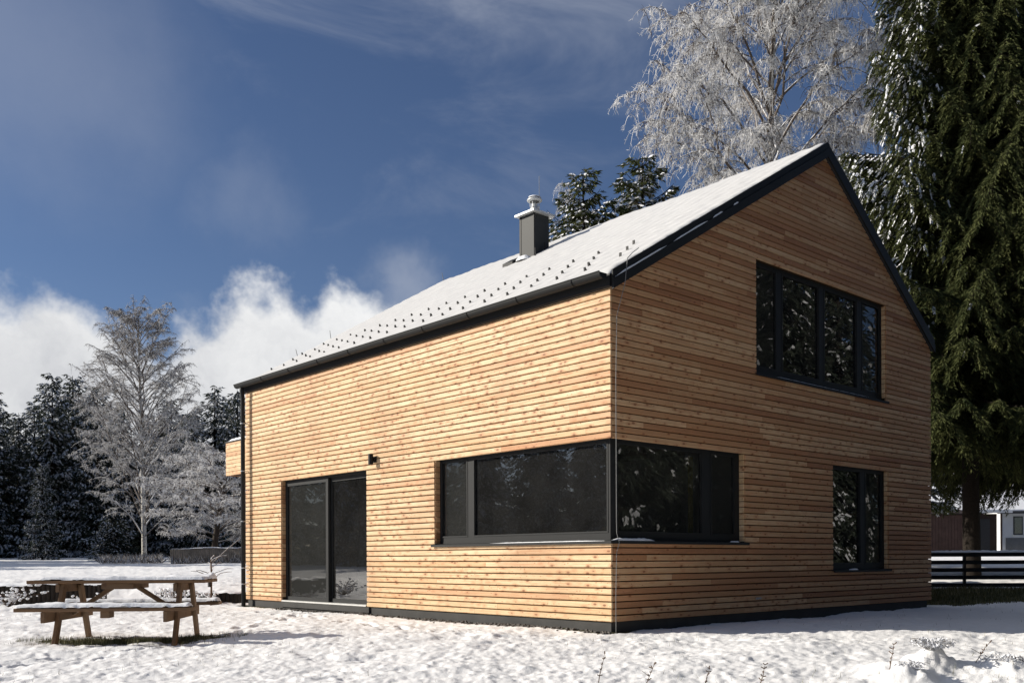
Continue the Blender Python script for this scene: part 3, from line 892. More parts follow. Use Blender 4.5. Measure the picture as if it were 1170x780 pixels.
blob_strip('coping_snow', [(bx0 + .04, y, bz1 + .025) for y in np.linspace(by0 + .05, by1 + .01, 24)], .13, .055, bc, 9)

# things standing inside on the window board
def indoor():
    q = MB(); q.box(.18, .50, .2, 3.55, .985, 1.06); q.box(.5, 2.8, .18, .5, .985, 1.06); build('window_board', q, 'inner_wall', house)
    # small deer figurine
    x, y, z = .26, .62, 1.06
    f = MB()
    f.tube([(x, y - .04, z + .075), (x, y, z + .085), (x, y + .045, z + .078)], [.012, .016, .013], 8)
    for dy in (-.035, .04):
        for dx in (-.008, .008): f.tube([(x + dx, y + dy, z + .075), (x + dx, y + dy, z)], [.006, .004], 6)
    f.tube([(x, y - .04, z + .08), (x, y - .055, z + .12), (x, y - .075, z + .128)], [.010, .008, .005], 6)
    for sg in (-1, 1):
        f.tube([(x, y - .055, z + .125), (x + sg * .015, y - .045, z + .155), (x + sg * .01, y - .055, z + .18)], .003, 5)
    tag(build('deer_figurine', f, 'white_plastic', None, True), 'small pale deer figurine behind the long corner window pane', 'figurine')
    f = MB(); f.box(.27, .47, .28, .40, 1.062, 1.20); tag(build('cardboard_box', f, 'beige_card', bevel=.004), 'beige cardboard box inside the corner window beside the wire', 'box')
    f = MB(); f.lathe((.92, .34, 1.062), [(.001, 0), (.05, 0), (.055, .05), (.045, .075), (.001, .08)], 16); f.tube([(.98, .34, 1.10), (1.06, .34, 1.11)], .008, 6)
    tag(build('small_pot', f, 'inner_wall'), 'small dull pot further right inside the corner window', 'pot')
    f = MB(); n_ = 8
    for i in range(n_): f.box(1.86 + i * .014, 1.872 + i * .014, .24 + .012 * (i % 2), .256 + .012 * (i % 2), 1.062, 2.2)
    tag(build('curtain', f, 'yellow_curtain'), 'narrow yellowish curtain edge inside the corner window', 'curtain')
indoor()

# ------------------------------------------------------------------ picnic table
def picnic():
    zt = -.165
    T = thing('picnic_table', 'weathered brown timber picnic table with attached benches under snow', 'picnic table', (TBL[0], TBL[1], zt), TDIR)
    # built in local space (x along the table), parent carries the turn
    def part(name, mb, mat='table_wood', smooth=False, bevel=.006, parent=T):
        me = bpy.data.meshes.new(name); me.from_pydata(mb.v, [], mb.f); me.materials.append(MATS[mat])
        a = me.attributes.new('rnd', 'FLOAT', 'FACE'); a.data.foreach_set('value', mb.r)
        if smooth: me.polygons.foreach_set('use_smooth', [True] * len(mb.f))
        o = obj_of(name, me, parent)
        if bevel: b = o.modifiers.new('edge', 'BEVEL'); b.width = bevel; b.segments = 2; b.limit_method = 'ANGLE'
        return o
    L = 2.0; HT = .725; HB = .425
    q = MB()
    for i in range(4):
        y = -.2775 + i * .185; q.box(-L / 2, L / 2, y - .086, y + .086, HT - .038, HT, r=.2 * i)
    top = part('tabletop', q)
    for sg in (-1, 1):
        q = MB(); q.box(-.965, .965, sg * .70 - .11, sg * .70 + .11, HB - .04, HB, r=.4 + .2 * sg); part('bench_seat', q)
    for sx in (-.66, .66):
        q = MB(); q.box(sx - .022, sx + .022, -.355, .355, HT - .135, HT - .040); part('tabletop_batten', q)
        q = MB(); q.box(sx - .022, sx + .022, -.80, .80, HB - .165, HB - .042); part('bench_beam', q)
        for sg in (-1, 1):
            q = MB(); ex = sx + (.046 if sx > 0 else .046)
            q.beam((ex, sg * .60, -.08), (ex, sg * .27, HT - .042), .044, .105, (0, 1, 0), r=.5 + .4 * sg); part('leg', q)
        q = MB(); e = sx * .93; q.beam((e, 0, HB - .10), (.10 if sx > 0 else -.10, 0, HT - .06), .075, .045, (0, 0, 1)); part('brace', q)
    q = MB(); q.box(-.18, .18, -.33, .33, HT - .105, HT - .040); part('center_batten', q)
    q = MB(); q.box(-.05, .05, -.78, -.60, HB - .115, HB - .042); part('seat_batten', q)
    q = MB(); q.box(-.05, .05, .60, .78, HB - .115, HB - .042); part('seat_batten', q)
    # snow: heightfield slabs with soft worn rim
    def snow(x0, x1, y0, y1, z, h, seed, lump=0):
        nx, ny = int((x1 - x0) / .018), int((y1 - y0) / .018)
        X, Y = np.meshgrid(np.linspace(x0, x1, nx), np.linspace(y0, y1, ny), indexing='ij')
        ed = np.minimum(np.minimum(X - x0, x1 - X) * 1.0, np.minimum(Y - y0, y1 - Y)) + .012 * fbm(X * 9, Y * 9, seed, 3)
        k = np.clip(ed / .035, 0, 1) ** .5
        th = h * (1 + .5 * fbm(X * 4, Y * 4, seed, 3)) + lump * np.clip(fbm(X * 3.2 + 5, Y * 3.2, seed + 3, 3) - .1, 0, 1)
        Z = z + .002 + th * k
        N = nx * ny; top_ = np.stack([X, Y, Z], -1).reshape(-1, 3)
        i = np.arange(nx - 1)[:, None] * ny; j = np.arange(ny - 1)[None, :]
        F = np.stack([i + j, i + ny + j, i + ny + j + 1, i + j + 1], -1).reshape(-1, 4)
        o = obj_of('snow_cover', mesh_np('snow_cover', top_, F, 'snow', smooth=True), T); return o
    snow(-.86, 1.0, -.36, .36, HT, .036, 3, .05)
    snow(-.955, .92, -.81, -.59, HB, .044, 13, .04)
    snow(-.955, .955, .59, .81, HB, .044, 23, .03)
    snow(-1.0, -.84, -.33, .36, HT, .012, 33)
picnic()

# ------------------------------------------------------------------ low palisades, sapling, fences
def palisade_run(u0, d0, u1, d1, h, label, step=.10):
    a = world(u0, d0); b = world(u1, d1); n = max(2, int(math.dist(a[:2], b[:2]) / step)); r_ = random.Random(int(u0))
    T = thing('palisade', label, 'low wall', (a[0], a[1], gz(a[0], a[1])))
    q = MB(); s = MB(); pts = []
    for i in range(n + 1):
        t = i / n; x = a[0] + (b[0] - a[0]) * t; y = a[1] + (b[1] - a[1]) * t; z = gz(x, y)
        hh = h * r_.uniform(.93, 1.03); q.tube([(x, y, z - .25), (x, y, z + hh)], step * .52, 7, r=r_.random()); pts.append((x, y, z + h * .99))
    build('palings', q, 'palisade_wood', T)
    blob_strip('snow_cap', pts, .22, .06, T, 4)
palisade_run(-150, 20.3, 119, 19.8, .40, 'low dark timber palisade ending behind the left legs of the picnic table')
palisade_run(186, 20.6, 208, 20.6, .19, 'short low dark palisade stub behind the picnic table', .09)
palisade_run(214, 20.5, 284, 20.3, .20, 'low dark palisade running up to the house downpipe', .09)

rs = random.Random(31)
def snow_lumps(u, d, n, label, s0=.12):
    c = world(u, d); T = thing('snowy_plant', label, 'plant', (c[0], c[1], gz(c[0], c[1])))
    q = MB(); st = MB()
    for i in range(n):
        x = c[0] + rs.gauss(0, s0 * 1.3); y = c[1] + rs.gauss(0, s0 * 1.3); z = gz(x, y); h = rs.uniform(.05, .24) * s0 / .12
        st.tube([(c[0], c[1], gz(*c[:2])), ((x + c[0]) / 2, (y + c[1]) / 2, z + h * .7), (x, y, z + h)], [.006, .005, .003], 5)
        for k in range(8):
            f_ = rs.uniform(.35, 1.05); X = c[0] + (x - c[0]) * f_ + rs.gauss(0, .02); Y = c[1] + (y - c[1]) * f_ + rs.gauss(0, .02); Z = z + h * min(1, f_ * 1.1) + rs.gauss(0, .01); r0 = rs.uniform(.012, .034)
            vs = []; fs = []; K = 8
            for a_ in range(4):
                ph = -PI / 2 + PI * (a_ + .5) / 4
                for j in range(K): vs.append((X + r0 * math.cos(ph) * math.cos(2 * PI * j / K) * rs.uniform(.8, 1.2), Y + r0 * math.cos(ph) * math.sin(2 * PI * j / K) * rs.uniform(.8, 1.2), Z + r0 * .8 * math.sin(ph)))
            for a_ in range(3):
                for j in range(K): fs.append((a_ * K + j, a_ * K + (j + 1) % K, (a_ + 1) * K + (j + 1) % K, (a_ + 1) * K + j))
            fs.append(tuple(range(K - 1, -1, -1))); fs.append(tuple(3 * K + j for j in range(K)))
            q.add(vs, fs)
    build('stems', st, 'dry_stem', T); build('snow_load', q, 'snow', T, True)
snow_lumps(10, 18.8, 26, 'snow laden plant before the dark palisade, at the far left', .22)
snow_lumps(100, 19.2, 14, 'snow laden plant between the left legs of the picnic table and the palisade', .13)
snow_lumps(196, 20.1, 18, 'snow laden plant behind the right end of the picnic table', .20)
snow_lumps(232, 20.2, 12, 'small snow laden plant at the foot of the thin sapling', .15)

def sapling():
    x, y, _ = world(241, 19.6); z = gz(x, y)
    T = thing('sapling', 'thin bare sapling with frosty twigs behind the picnic table', 'tree', (x, y, z))
    q = MB(); q.tube([(x, y, z - .1), (x + .01, y, z + .6), (x, y, z + .95)], [.024, .018, .012], 7); build('trunk', q, 'dry_stem', T)
    q = MB(); r_ = random.Random(2)
    for i in range(14):
        a = r_.uniform(0, 2 * PI); z0 = z + r_.uniform(.45, .95); l = r_.uniform(.25, .6)
        p = [(x, y, z0)]
        for k in range(1, 5): p.append((x + math.cos(a) * l * k / 5 + r_.gauss(0, .015), y + math.sin(a) * l * k / 5 + r_.gauss(0, .015), z0 + l * (.25 * k - .035 * k * k) * .7))
        q.tube(p, [.010, .009, .008, .007, .004], 5)
    q.tube([(x, y, z + .85), (x + .25, y - .2, z + 1.15), (x + .50, y - .42, z + 1.42)], [.010, .009, .005], 6)
    build('branches', q, 'limb_bark', T)
    q = MB(); q.box(x - .06, x - .025, y - .03, y + .03, z + .38, z + .55); build('tree_tie', q, 'fence_dark', T)
sapling()

def rail_fence(u0, u1, d, label):
    a = world(u0, d); b = world(u1, d - .15); dx, dy = b[0] - a[0], b[1] - a[1]; Lf = math.hypot(dx, dy); dx /= Lf; dy /= Lf
    zb = .10; T = thing('rail_fence', label, 'fence', (a[0], a[1], zb))
    pitch = .170
    for i in range(5):
        z = zb + .02 + i * pitch
        q = MB(); q.beam((a[0], a[1], z + .045), (b[0], b[1], z + .045), .03, .088 if i else .09); build('rail', q, 'fence_dark', T)
    off = (1100 - u0) / FPX * d % 2.0; s = off
    while s < Lf:
        x = a[0] + dx * s + dy * .035; y = a[1] + dy * s - dx * .035
        q = MB(); q.beam((x, y, zb - .35), (x, y, zb + .775), .07, .05, (dx, dy, 0)); build('post', q, 'fence_dark', T); s += 2.0
    n = int(Lf / .06)
    blob_strip('snow_cap', [(a[0] + dx * Lf * i / n, a[1] + dy * Lf * i / n, zb + .02 + 4 * pitch + .090) for i in range(n + 1)], .075, .050, T, 6)
rail_fence(1020, 1330, 21.3, 'black horizontal rail fence with a cap of snow')

def old_fence():
    a = world(196, 44); b = world(330, 43); T = thing('board_fence', 'low weathered board fence behind the frosted bushy tree', 'fence', (a[0], a[1], gz(*a[:2])))
    n = 64; q = MB(); r_ = random.Random(3); pts = []
    for i in range(n):
        t = i / n; x = a[0] + (b[0] - a[0]) * t; y = a[1] + (b[1] - a[1]) * t; z = gz(x, y); w = .036
        q.box(x - w, x + w, y - .012, y + .012, z - .1, z + .68 + r_.uniform(-.03, .03), r=r_.random()); pts.append((x, y, z + .69))
    build('boards', q, 'old_fence', T); blob_strip('snow_cap', pts, .10, .04, T, 2)
old_fence()

# ------------------------------------------------------------------ neighbour house, garage and shed
def prism_gable(mb, x0, x1, y0, y1, z0, z1, zr, m=0):
    ym = (y0 + y1) / 2
    mb.add([(x0, y0, z0), (x0, y1, z0), (x0, y1, z1), (x0, ym, zr), (x0, y0, z1), (x1, y0, z0), (x1, y1, z0), (x1, y1, z1), (x1, ym, zr), (x1, y0, z1)],
           [(0, 4, 3, 2, 1), (5, 6, 7, 8, 9), (0, 1, 6, 5), (0, 5, 9, 4), (1, 2, 7, 6), (4, 9, 8, 3), (2, 3, 8, 7)], m)
def local_build(name, mb, mat, parent, smooth=False):
    me = bpy.data.meshes.new(name); me.from_pydata(mb.v, [], mb.f); me.materials.append(MATS[mat])
    a = me.attributes.new('rnd', 'FLOAT', 'FACE'); a.data.foreach_set('value', mb.r)
    if smooth: me.polygons.foreach_set('use_smooth', [True] * len(mb.f))
    return obj_of(name, me, parent)
def neighbour():
    # local x runs to the right as seen from the lawn, local y away from it
    d = 62.0; c = world(1143, d); z = gz(c[0], c[1]) - .05; rz = YAW
    T = thing('neighbour_house', 'white rendered house with snowy roof beyond the rail fence', 'house', (c[0], c[1], z), rz)
    Wd, Dp, He_, Hr_ = 9.0, 8.0, 2.62, 5.2
    q = MB(); q.box(0, Wd, 0, Dp, -.4, He_); local_build('wall', q, 'render_white', T)
    q = MB(); q.box(.35, Wd, -.03, 0, -.3, .95); local_build('plinth', q, 'plinth_grey', T)
    q = MB(); f = [(-.45, -.55, He_ - .12), (Wd + .4, -.55, He_ - .12), (Wd + .4, Dp / 2, Hr_), (-.45, Dp / 2, Hr_)]
    q.hexa([f[0], f[1], f[2], f[3]] + [(a, b, cc + .16) for a, b, cc in f]); f = [(-.45, Dp / 2, Hr_), (Wd + .4, Dp / 2, Hr_), (Wd + .4, Dp + .5, He_ - .12), (-.45, Dp + .5, He_ - .12)]
    q.hexa([f[0], f[1], f[2], f[3]] + [(a, b, cc + .16) for a, b, cc in f])
    rf = local_build('roof', q, 'tile_dark', T)
    q = MB(); f = [(-.35, -.50, He_ + .06), (Wd + .3, -.50, He_ + .06), (Wd + .3, Dp / 2, Hr_ + .18), (-.35, Dp / 2, Hr_ + .18)]
    q.hexa([f[0], f[1], f[2], f[3]] + [(a, b, cc + .09) for a, b, cc in f]); local_build('snow_cover', q, 'snow', rf)
    for x0 in (.85, 3.6, 6.2):
        q = MB(); q.box(x0, x0 + .62, -.025, .02, 1.15, 2.35); w = local_build('window', q, 'fence_dark', T)
        q = MB(); q.box(x0 + .07, x0 + .55, -.030, -.026, 1.22, 2.28); local_build('pane', q, 'window_glass', w)
        q = MB(); q.box(x0 - .05, x0 + .67, -.09, 0, 1.08, 1.14); local_build('sill', q, 'zinc', w)
    q = MB(); q.box(-.12, -.04, -.35, -.27, -.2, He_ - .1); local_build('downpipe', q, 'garage_brown', T)
    # garage with lean-to snowy roof
    G = thing('garage', 'dark garage with a low snowy roof against the white house', 'garage', world(1140, 58.5, z), rz)
    q = MB(); q.box(-4.6, -.05, 0, 3.0, -.4, 2.36); local_build('wall', q, 'garage_brown', G)
    q = MB(); q.box(-3.2, -.5, -.03, 0, -.2, 2.05)
    for i in range(8): q.box(-3.2, -.5, -.045, -.031, -.1 + i * .27, .13 + i * .27)
    local_build('garage_door', q, 'fence_dark', G)
    q = MB(); f = [(-4.8, -.35, 2.40), (.75, -.35, 2.40), (.75, 3.2, 4.35), (-3.6, 3.2, 4.35)]
    q.hexa([f[0], f[1], f[2], f[3]] + [(a, b, cc + .12) for a, b, cc in f]); r_ = local_build('roof', q, 'render_white', G)
    q = MB(); f = [(-4.7, -.33, 2.53), (.70, -.33, 2.53), (.70, 3.2, 4.48), (-3.5, 3.2, 4.48)]
    q.hexa([f[0], f[1], f[2], f[3]] + [(a, b, cc + .08) for a, b, cc in f]); local_build('snow_cover', q, 'snow', r_)
    S = thing('shed', 'long reddish brown shed between the timber house and the garage', 'shed', world(1022, 54, z - .05), rz)
    q = MB(); q.box(0, 4.3, 0, 3.0, -.4, 2.15)
    for i in range(24): q.box(i * .18, i * .18 + .165, -.02, -.002, -.3, 2.12, r=(i * .37) % 1)
    local_build('wall', q, 'shed_brown', S)
    q = MB(); q.hexa([(-.2, -.25, 2.16), (4.5, -.25, 2.16), (4.5, 3.2, 2.7), (-.2, 3.2, 2.7), (-.2, -.25, 2.24), (4.5, -.25, 2.24), (4.5, 3.2, 2.78), (-.2, 3.2, 2.78)]); local_build('roof', q, 'garage_brown', S)
neighbour()

# ------------------------------------------------------------------ foliage engine
def tubes_np(P, Rr, k):
    """P (n,s,3) Rr (n,s)"""
    n, s, _ = P.shape
    T = np.gradient(P, axis=1); T /= np.linalg.norm(T, axis=2, keepdims=True) + 1e-9
    ref = np.where(np.abs(T[..., 2:3]) < .9, np.array([0, 0, 1.0]), np.array([1.0, 0, 0]))
    A = np.cross(T, ref); A /= np.linalg.norm(A, axis=2, keepdims=True) + 1e-9; B = np.cross(T, A)
    an = 2 * PI * np.arange(k) / k
    V = P[:, :, None] + (A[:, :, None] * np.cos(an)[None, None, :, None] + B[:, :, None] * np.sin(an)[None, None, :, None]) * Rr[:, :, None, None]
    i = (np.arange(n) * s * k)[:, None, None]; a = (np.arange(s - 1) * k)[None, :, None]; j = np.arange(k)[None, None, :]; j2 = (j + 1) % k
    F = np.stack([i + a + j, i + a + j2, i + a + k + j2, i + a + k + j], -1).reshape(-1, 4)
    return V.reshape(-1, 3), F, np.repeat(np.arange(n), (s - 1) * k)
def diamonds(a, b, w, rg):
    """thin leaf-like quads from a to b"""
    d = b - a; l = np.linalg.norm(d, axis=1, keepdims=True) + 1e-9; r = rg.normal(size=a.shape)
    s = np.cross(d / l, r); s /= np.linalg.norm(s, axis=1, keepdims=True) + 1e-9
    m = a + d * .45; w = np.asarray(w)
    if w.ndim == 1: w = w[:, None]
    V = np.stack([a, m + s * w / 2, b, m - s * w / 2], 1).reshape(-1, 3)
    return V, np.arange(len(V)).reshape(-1, 4)
class Acc:
    def __init__(s): s.V = []; s.F = []; s.R = []; s.M = []; s.n = 0
    def add(s, V, F, R, m=0):
        s.V.append(V); s.F.append(F + s.n); s.R.append(np.broadcast_to(R, len(F)) if np.ndim(R) == 0 else R); s.M.append(np.full(len(F), m)); s.n += len(V)
    def mesh(s, name, mats, smooth=False):
        return mesh_np(name, np.vstack(s.V), np.vstack(s.F), mats, np.concatenate(s.R), np.concatenate(s.M) if not isinstance(mats, str) else None, smooth)

def frost_tree(seed, H, R, clear=.12, mains=46, sec=9, tw=22, twl=.55, side=6, thick=.010, r0=.17, sv=(.3, .8), topw=1, elev=(62, 30), prof=None, droop=.35, frost_fn=None, lean=(0, 0), multi=1, wobble=1):
    rg = np.random.default_rng(seed)
    prof = prof or (lambda t: (math.sin(PI * min(1, (t * .93 + .10))) ** .75))
    bark = Acc(); limb = Acc(); twig = Acc()
    twP = []; twR = []
    limbs = []
    for mt in range(multi):
        s = 14; t = np.linspace(0, 1, s); ln = np.array(lean) + (rg.normal(0, .05, 2) * wobble if multi == 1 else .16 * np.array([math.cos(mt * 2 * PI / multi + 1), math.sin(mt * 2 * PI / multi + 1)]))
        Hm = H * (1 if mt == 0 else rg.uniform(.75, .95))
        wob = np.cumsum(rg.normal(0, .035, (s, 2)), 0) * H / 16 * wobble
        P = np.stack([wob[:, 0] + ln[0] * Hm * t ** 1.3, wob[:, 1] + ln[1] * Hm * t ** 1.3, t * Hm], 1); P[0, 2] = -.4
        P[0, :2] = 0
        Rt = r0 / math.sqrt(multi) * (1 - t) ** .85 + .012
        V, F, _ = tubes_np(P[None, :-1], Rt[None, :-1], 10); bark.add(V, F, .5)
        nm = mains // multi
        for i in range(nm):
            tt = clear + (.92 - clear) * ((i + rg.random()) / nm) ** topw
            b = np.array([np.interp(tt, t, P[:, k]) for k in range(3)]); rb = np.interp(tt, t, Rt)
            az = i * 2.399 + rg.normal(0, .35)
            L = R * prof((tt - clear) / (1 - clear)) * rg.uniform(.75, 1.15) / (1 if multi == 1 else 1.3) + .3
            el = rad(elev[0] + (elev[1] - elev[0]) * (1 - tt) + rg.normal(0, 7)); q = np.linspace(0, 1, 9)
            out = L * q; up = L * (math.tan(el) * q - droop * 1.6 * q ** 2.4)
            side_w = np.cumsum(rg.normal(0, .03, 9)) * L
            Pm = np.stack([b[0] + math.cos(az) * out - math.sin(az) * side_w, b[1] + math.sin(az) * out + math.cos(az) * side_w, b[2] + up], 1)
            limbs.append((Pm, min(rb * .6, .008 + .0095 * L), az, L))
    LP = np.stack([l[0] for l in limbs]); LR = np.stack([l[1] * (1 - np.linspace(0, 1, 9)) ** .8 + .005 for l in limbs])
    V, F, _ = tubes_np(LP, LR, 6); limb.add(V, F, .5)
    SP = []; SR = []
    for (Pm, r1, az, L) in limbs:
        ns = max(3, int(sec * (L / R) ** .6 + .5))
        for j in range(ns + 1):
            q = .22 + .78 * (j + rg.random() * .8) / (ns + 1); q = min(q, 1)
            b = np.array([np.interp(q, np.linspace(0, 1, 9), Pm[:, k]) for k in range(3)])
            a2 = az + (1 if j % 2 else -1) * rg.uniform(.35, 1.15); l2 = (.45 * L * (1 - .55 * q) + .25) * rg.uniform(.7, 1.2)
            if j == ns: a2 = az + rg.normal(0, .2); 
            w = np.linspace(0, 1, 7); up = l2 * (rg.uniform(*sv) * w - droop * 2.0 * w ** 2.2)
            Ps = np.stack([b[0] + math.cos(a2) * l2 * w, b[1] + math.sin(a2) * l2 * w, b[2] + up], 1) + np.cumsum(rg.normal(0, .012, (7, 3)), 0)
            SP.append(Ps); SR.append((.008 + .006 * l2) * (1 - w) ** .7 + .004)
    SP = np.stack(SP); SR = np.stack(SR)
    V, F, _ = tubes_np(SP, SR, 4); limb.add(V, F, .5)
    # hanging twigs
    ns = len(SP); n = ns * tw; idx = np.repeat(np.arange(ns), tw); q = .1 + .9 * rg.random(n); f = q * 6; i0 = np.minimum(f.astype(int), 5); fr = (f - i0)[:, None]
    B = SP[idx, i0] * (1 - fr) + SP[idx, i0 + 1] * fr
    a = rg.uniform(0, 2 * PI, n); l = twl * rg.uniform(.35, 1.25, n); hz = rg.uniform(.15, .75, n)
    w = np.linspace(0, 1, 5)[None, :]
    X = B[:, None, 0] + (np.cos(a) * l * hz)[:, None] * w ** .8; Y = B[:, None, 1] + (np.sin(a) * l * hz)[:, None] * w ** .8
    Zz = B[:, None, 2] + l[:, None] * (rg.uniform(-.1, .35, n)[:, None] * w - (droop * 2.2) * w ** 1.7)
    P = np.stack([X, Y, Zz], -1) + np.cumsum(rg.normal(0, .008, (n, 5, 3)), 1)
    fz = rg.random(n)
    if frost_fn is not None: fz = frost_fn(B, fz, H, R)
    V, F, id_ = tubes_np(P, np.full((n, 5), thick) * np.linspace(1, .5, 5)[None, :], 3); twig.add(V, F, fz[id_])
    m = n * side; idx = np.repeat(np.arange(n), side); q = rg.random(m) * 3.99; i0 = q.astype(int); fr = (q - i0)[:, None]
    B2 = P[idx, i0] * (1 - fr) + P[idx, i0 + 1] * fr
    dv = rg.normal(size=(m, 3)); dv[:, 2] -= .6 * (droop / .35); dv /= np.linalg.norm(dv, axis=1, keepdims=True)
    V, F = diamonds(B2, B2 + dv * (twl * .28 * rg.uniform(.4, 1.2, m))[:, None], np.full(m, thick * 1.6), rg)
    twig.add(V, F, np.clip(fz[idx] + rg.normal(0, .12, m), 0, 1))
    return bark, limb, twig

def place_frost(name, label, loc, g, twigmat='frost_twig', trunkmat='birch_bark', group=None, cat='tree'):
    T = thing(name, label, cat, loc, 0, group)
    obj_of('trunk', g[0].mesh('trunk', trunkmat, True), T)
    obj_of('limbs', g[1].mesh('limbs', 'limb_bark', True), T)
    obj_of('crown', g[2].mesh('crown', twigmat), T)
    return T

def spruce(seed, H, R, z0, dz=.33, nb=7, bstep=.12, ts=.055, twl=.11, tww=.022, droop=.35, snow=None, pw=.8, r0=.24, bl=.42, outer=0):
    rg = np.random.default_rng(seed)
    trunk = Acc(); limb = Acc(); need = Acc(); sn = Acc()
    t = np.linspace(0, 1, 10); P = np.stack([rg.normal(0, .02, 10) * H / 15, rg.normal(0, .02, 10) * H / 15, t * H], 1); P[0, 2] = -.5
    V, F, _ = tubes_np(P[None], (r0 * (1 - t) ** .9 + .015)[None], 9); trunk.add(V, F, .5)
    MP = []; MR = []; BB = []; BD = []; BL = []; BS = []; BDr = []
    z = z0; wi = 0
    while z < H - .15:
        tt = (z - z0) / (H - z0); nbz = max(4, int(nb * (1 - .4 * tt)))
        for i in range(nbz):
            az = i * 2 * PI / nbz + wi * .83 + rg.normal(0, .2); L = R * (1 - tt) ** pw * rg.uniform(.72, 1.12) + .12
            if rg.random() < .06: L *= .6
            e0 = -.28 + .75 * tt + rg.normal(0, .06); zz = z + rg.uniform(-.4, .4) * dz
            q = np.linspace(0, 1, 8)
            Pm = np.stack([math.cos(az) * L * q, math.sin(az) * L * q, zz + L * (e0 * q - .16 * q ** 2 * (1 - tt) + .24 * q ** 3)], 1)
            MP.append(Pm); MR.append((.010 + .009 * L) * (1 - q) ** .8 + .005)
            sn_p = snow(az, zz, tt, L, rg) if snow else 0
            nbr = max(3, int(L * .93 / bstep)); ss = .06 + .94 * (np.arange(nbr) + rg.random(nbr)) / nbr
            for sg in (-1, 1):
                ll = np.minimum(bl * L * (1 - ss) ** .55 * rg.uniform(.6, 1.15, nbr) + .10, 1.15)
                a2 = az + sg * (1.05 - .5 * ss) + rg.normal(0, .14, nbr)
                bp = np.stack([np.interp(ss, q, Pm[:, k]) for k in range(3)], 1)
                BB.append(bp); BD.append(np.stack([np.cos(a2), np.sin(a2)], 1)); BL.append(ll); BS.append(np.full(nbr, sn_p) * (.45 + .55 * ss) * (sstep(ss, .35, .85) if outer else 1)); BDr.append(rg.uniform(.6, 1.3, nbr))
            # tip
            BB.append(Pm[-2:-1]); BD.append(np.array([[math.cos(az), math.sin(az)]])); BL.append(np.array([.22 + .05 * L])); BS.append(np.array([sn_p])); BDr.append(np.array([.1]))
        z += dz * (1 - .35 * tt); wi += 1
    MP = np.stack(MP); MR = np.stack(MR); V, F, _ = tubes_np(MP, MR, 5); limb.add(V, F, .5)
    BB = np.vstack(BB); BD = np.vstack(BD); BL = np.concatenate(BL); BS = np.concatenate(BS); BDr = np.concatenate(BDr)
    nB = len(BB)
    def along(i, q):
        dr = droop * BDr[i]
        return np.stack([BB[i, 0] + BD[i, 0] * BL[i] * q * (1 - .25 * dr * q), BB[i, 1] + BD[i, 1] * BL[i] * q * (1 - .25 * dr * q), BB[i, 2] - BL[i] * dr * (q * .5 + q ** 2 * .9)], 1)
    ar = np.arange(nB); Q = np.linspace(0, 1, 4)
    BP = np.stack([along(ar, np.full(nB, q)) for q in Q], 1)
    V, F, _ = tubes_np(BP, np.full((nB, 4), .005), 3); limb.add(V, F, .3)
    # twiglets
    nt = np.maximum(2, (BL / ts).astype(int)); idx = np.repeat(ar, nt * 2); m = len(idx)
    q = rg.random(m) ** .9; base = along(idx, q); sg = np.where(rg.random(m) < .5, -1, 1); aa = np.arctan2(BD[idx, 1], BD[idx, 0]) + sg * rg.uniform(.3, 1.0, m)
    dn = rg.uniform(.0, .5, m) + droop * BDr[idx] * rg.uniform(.4, 1.6, m)
    dv = np.stack([np.cos(aa), np.sin(aa), -dn], 1); dv /= np.linalg.norm(dv, axis=1, keepdims=True)
    tl = twl * rg.uniform(.6, 1.3, m)
    V, F = diamonds(base, base + dv * tl[:, None], tww * rg.uniform(.7, 1.3, m), rg)
    tone = np.clip(rg.normal(.45, .2, nB)[idx] + rg.normal(0, .12, m), 0, 1)
    need.add(V, F, tone)
    # snow lying along the sprays: little tents
    if snow:
        k = 3; step = .10; ns = np.maximum(1, (BL / step).astype(int)); idx = np.repeat(ar, ns); idx = idx[rg.random(len(idx)) < BS[idx]]
        m = len(idx)
        if m:
            q = rg.random(m) * .95; a = along(idx, q); b = along(idx, np.minimum(q + rg.uniform(.10, .22, m) / np.maximum(BL[idx], .15), 1.08))
            d2 = BD[idx]; sd = np.stack([-d2[:, 1], d2[:, 0], np.zeros(m)], 1); w = (twl * rg.uniform(.15, .42, m))[:, None]; h = (twl * rg.uniform(.08, .30, m))[:, None]
            up = np.array([[0, 0, 1.0]]); lift = .012
            A0 = a - sd * w + up * (lift - .4 * w); A1 = a + up * (lift + h); A2 = a + sd * w + up * (lift - .4 * w)
            B0 = b - sd * w * .6 + up * (lift - .4 * w); B1 = b + up * (lift + h * .6); B2_ = b + sd * w * .6 + up * (lift - .4 * w)
            V = np.stack([A0, A1, A2, B0, B1, B2_], 1).reshape(-1, 3); o = (np.arange(m) * 6)[:, None]
            F = np.concatenate([o + np.array([[0, 1, 4, 3]]), o + np.array([[1, 2, 5, 4]])]); sn.add(V, F, .5)
    return trunk, limb, need, sn
def spruce_meshes(g, mat='spruce_needles'):
    return [('trunk', g[0].mesh('trunk', 'spruce_bark', True)), ('limbs', g[1].mesh('limbs', 'spruce_bark')), ('crown', g[2].mesh('crown', mat))] + ([('snow_load', g[3].mesh('snow_load', 'tree_snow' if mat != 'far_needles' else 'far_snow'))] if g[3].V else [])
def place_spruce(meshes, label, loc, rz=0, sc=1, group=None, name='spruce_tree'):
    T = thing(name, label, 'tree', loc, rz, group); T.scale = (sc, sc, sc)
    for n_, me in meshes: obj_of(n_, me, T)
    return T
def copy_thing(src, label, loc, rz, sc, group):
    r = src.copy(); COL.objects.link(r); r.location = loc; r.rotation_euler = (0, 0, rz); r.scale = (sc, sc, sc * 1.0); r['label'] = label; r['group'] = group
    for ch in list(src.children):
        c = ch.copy(); COL.objects.link(c); c.parent = r
    return r

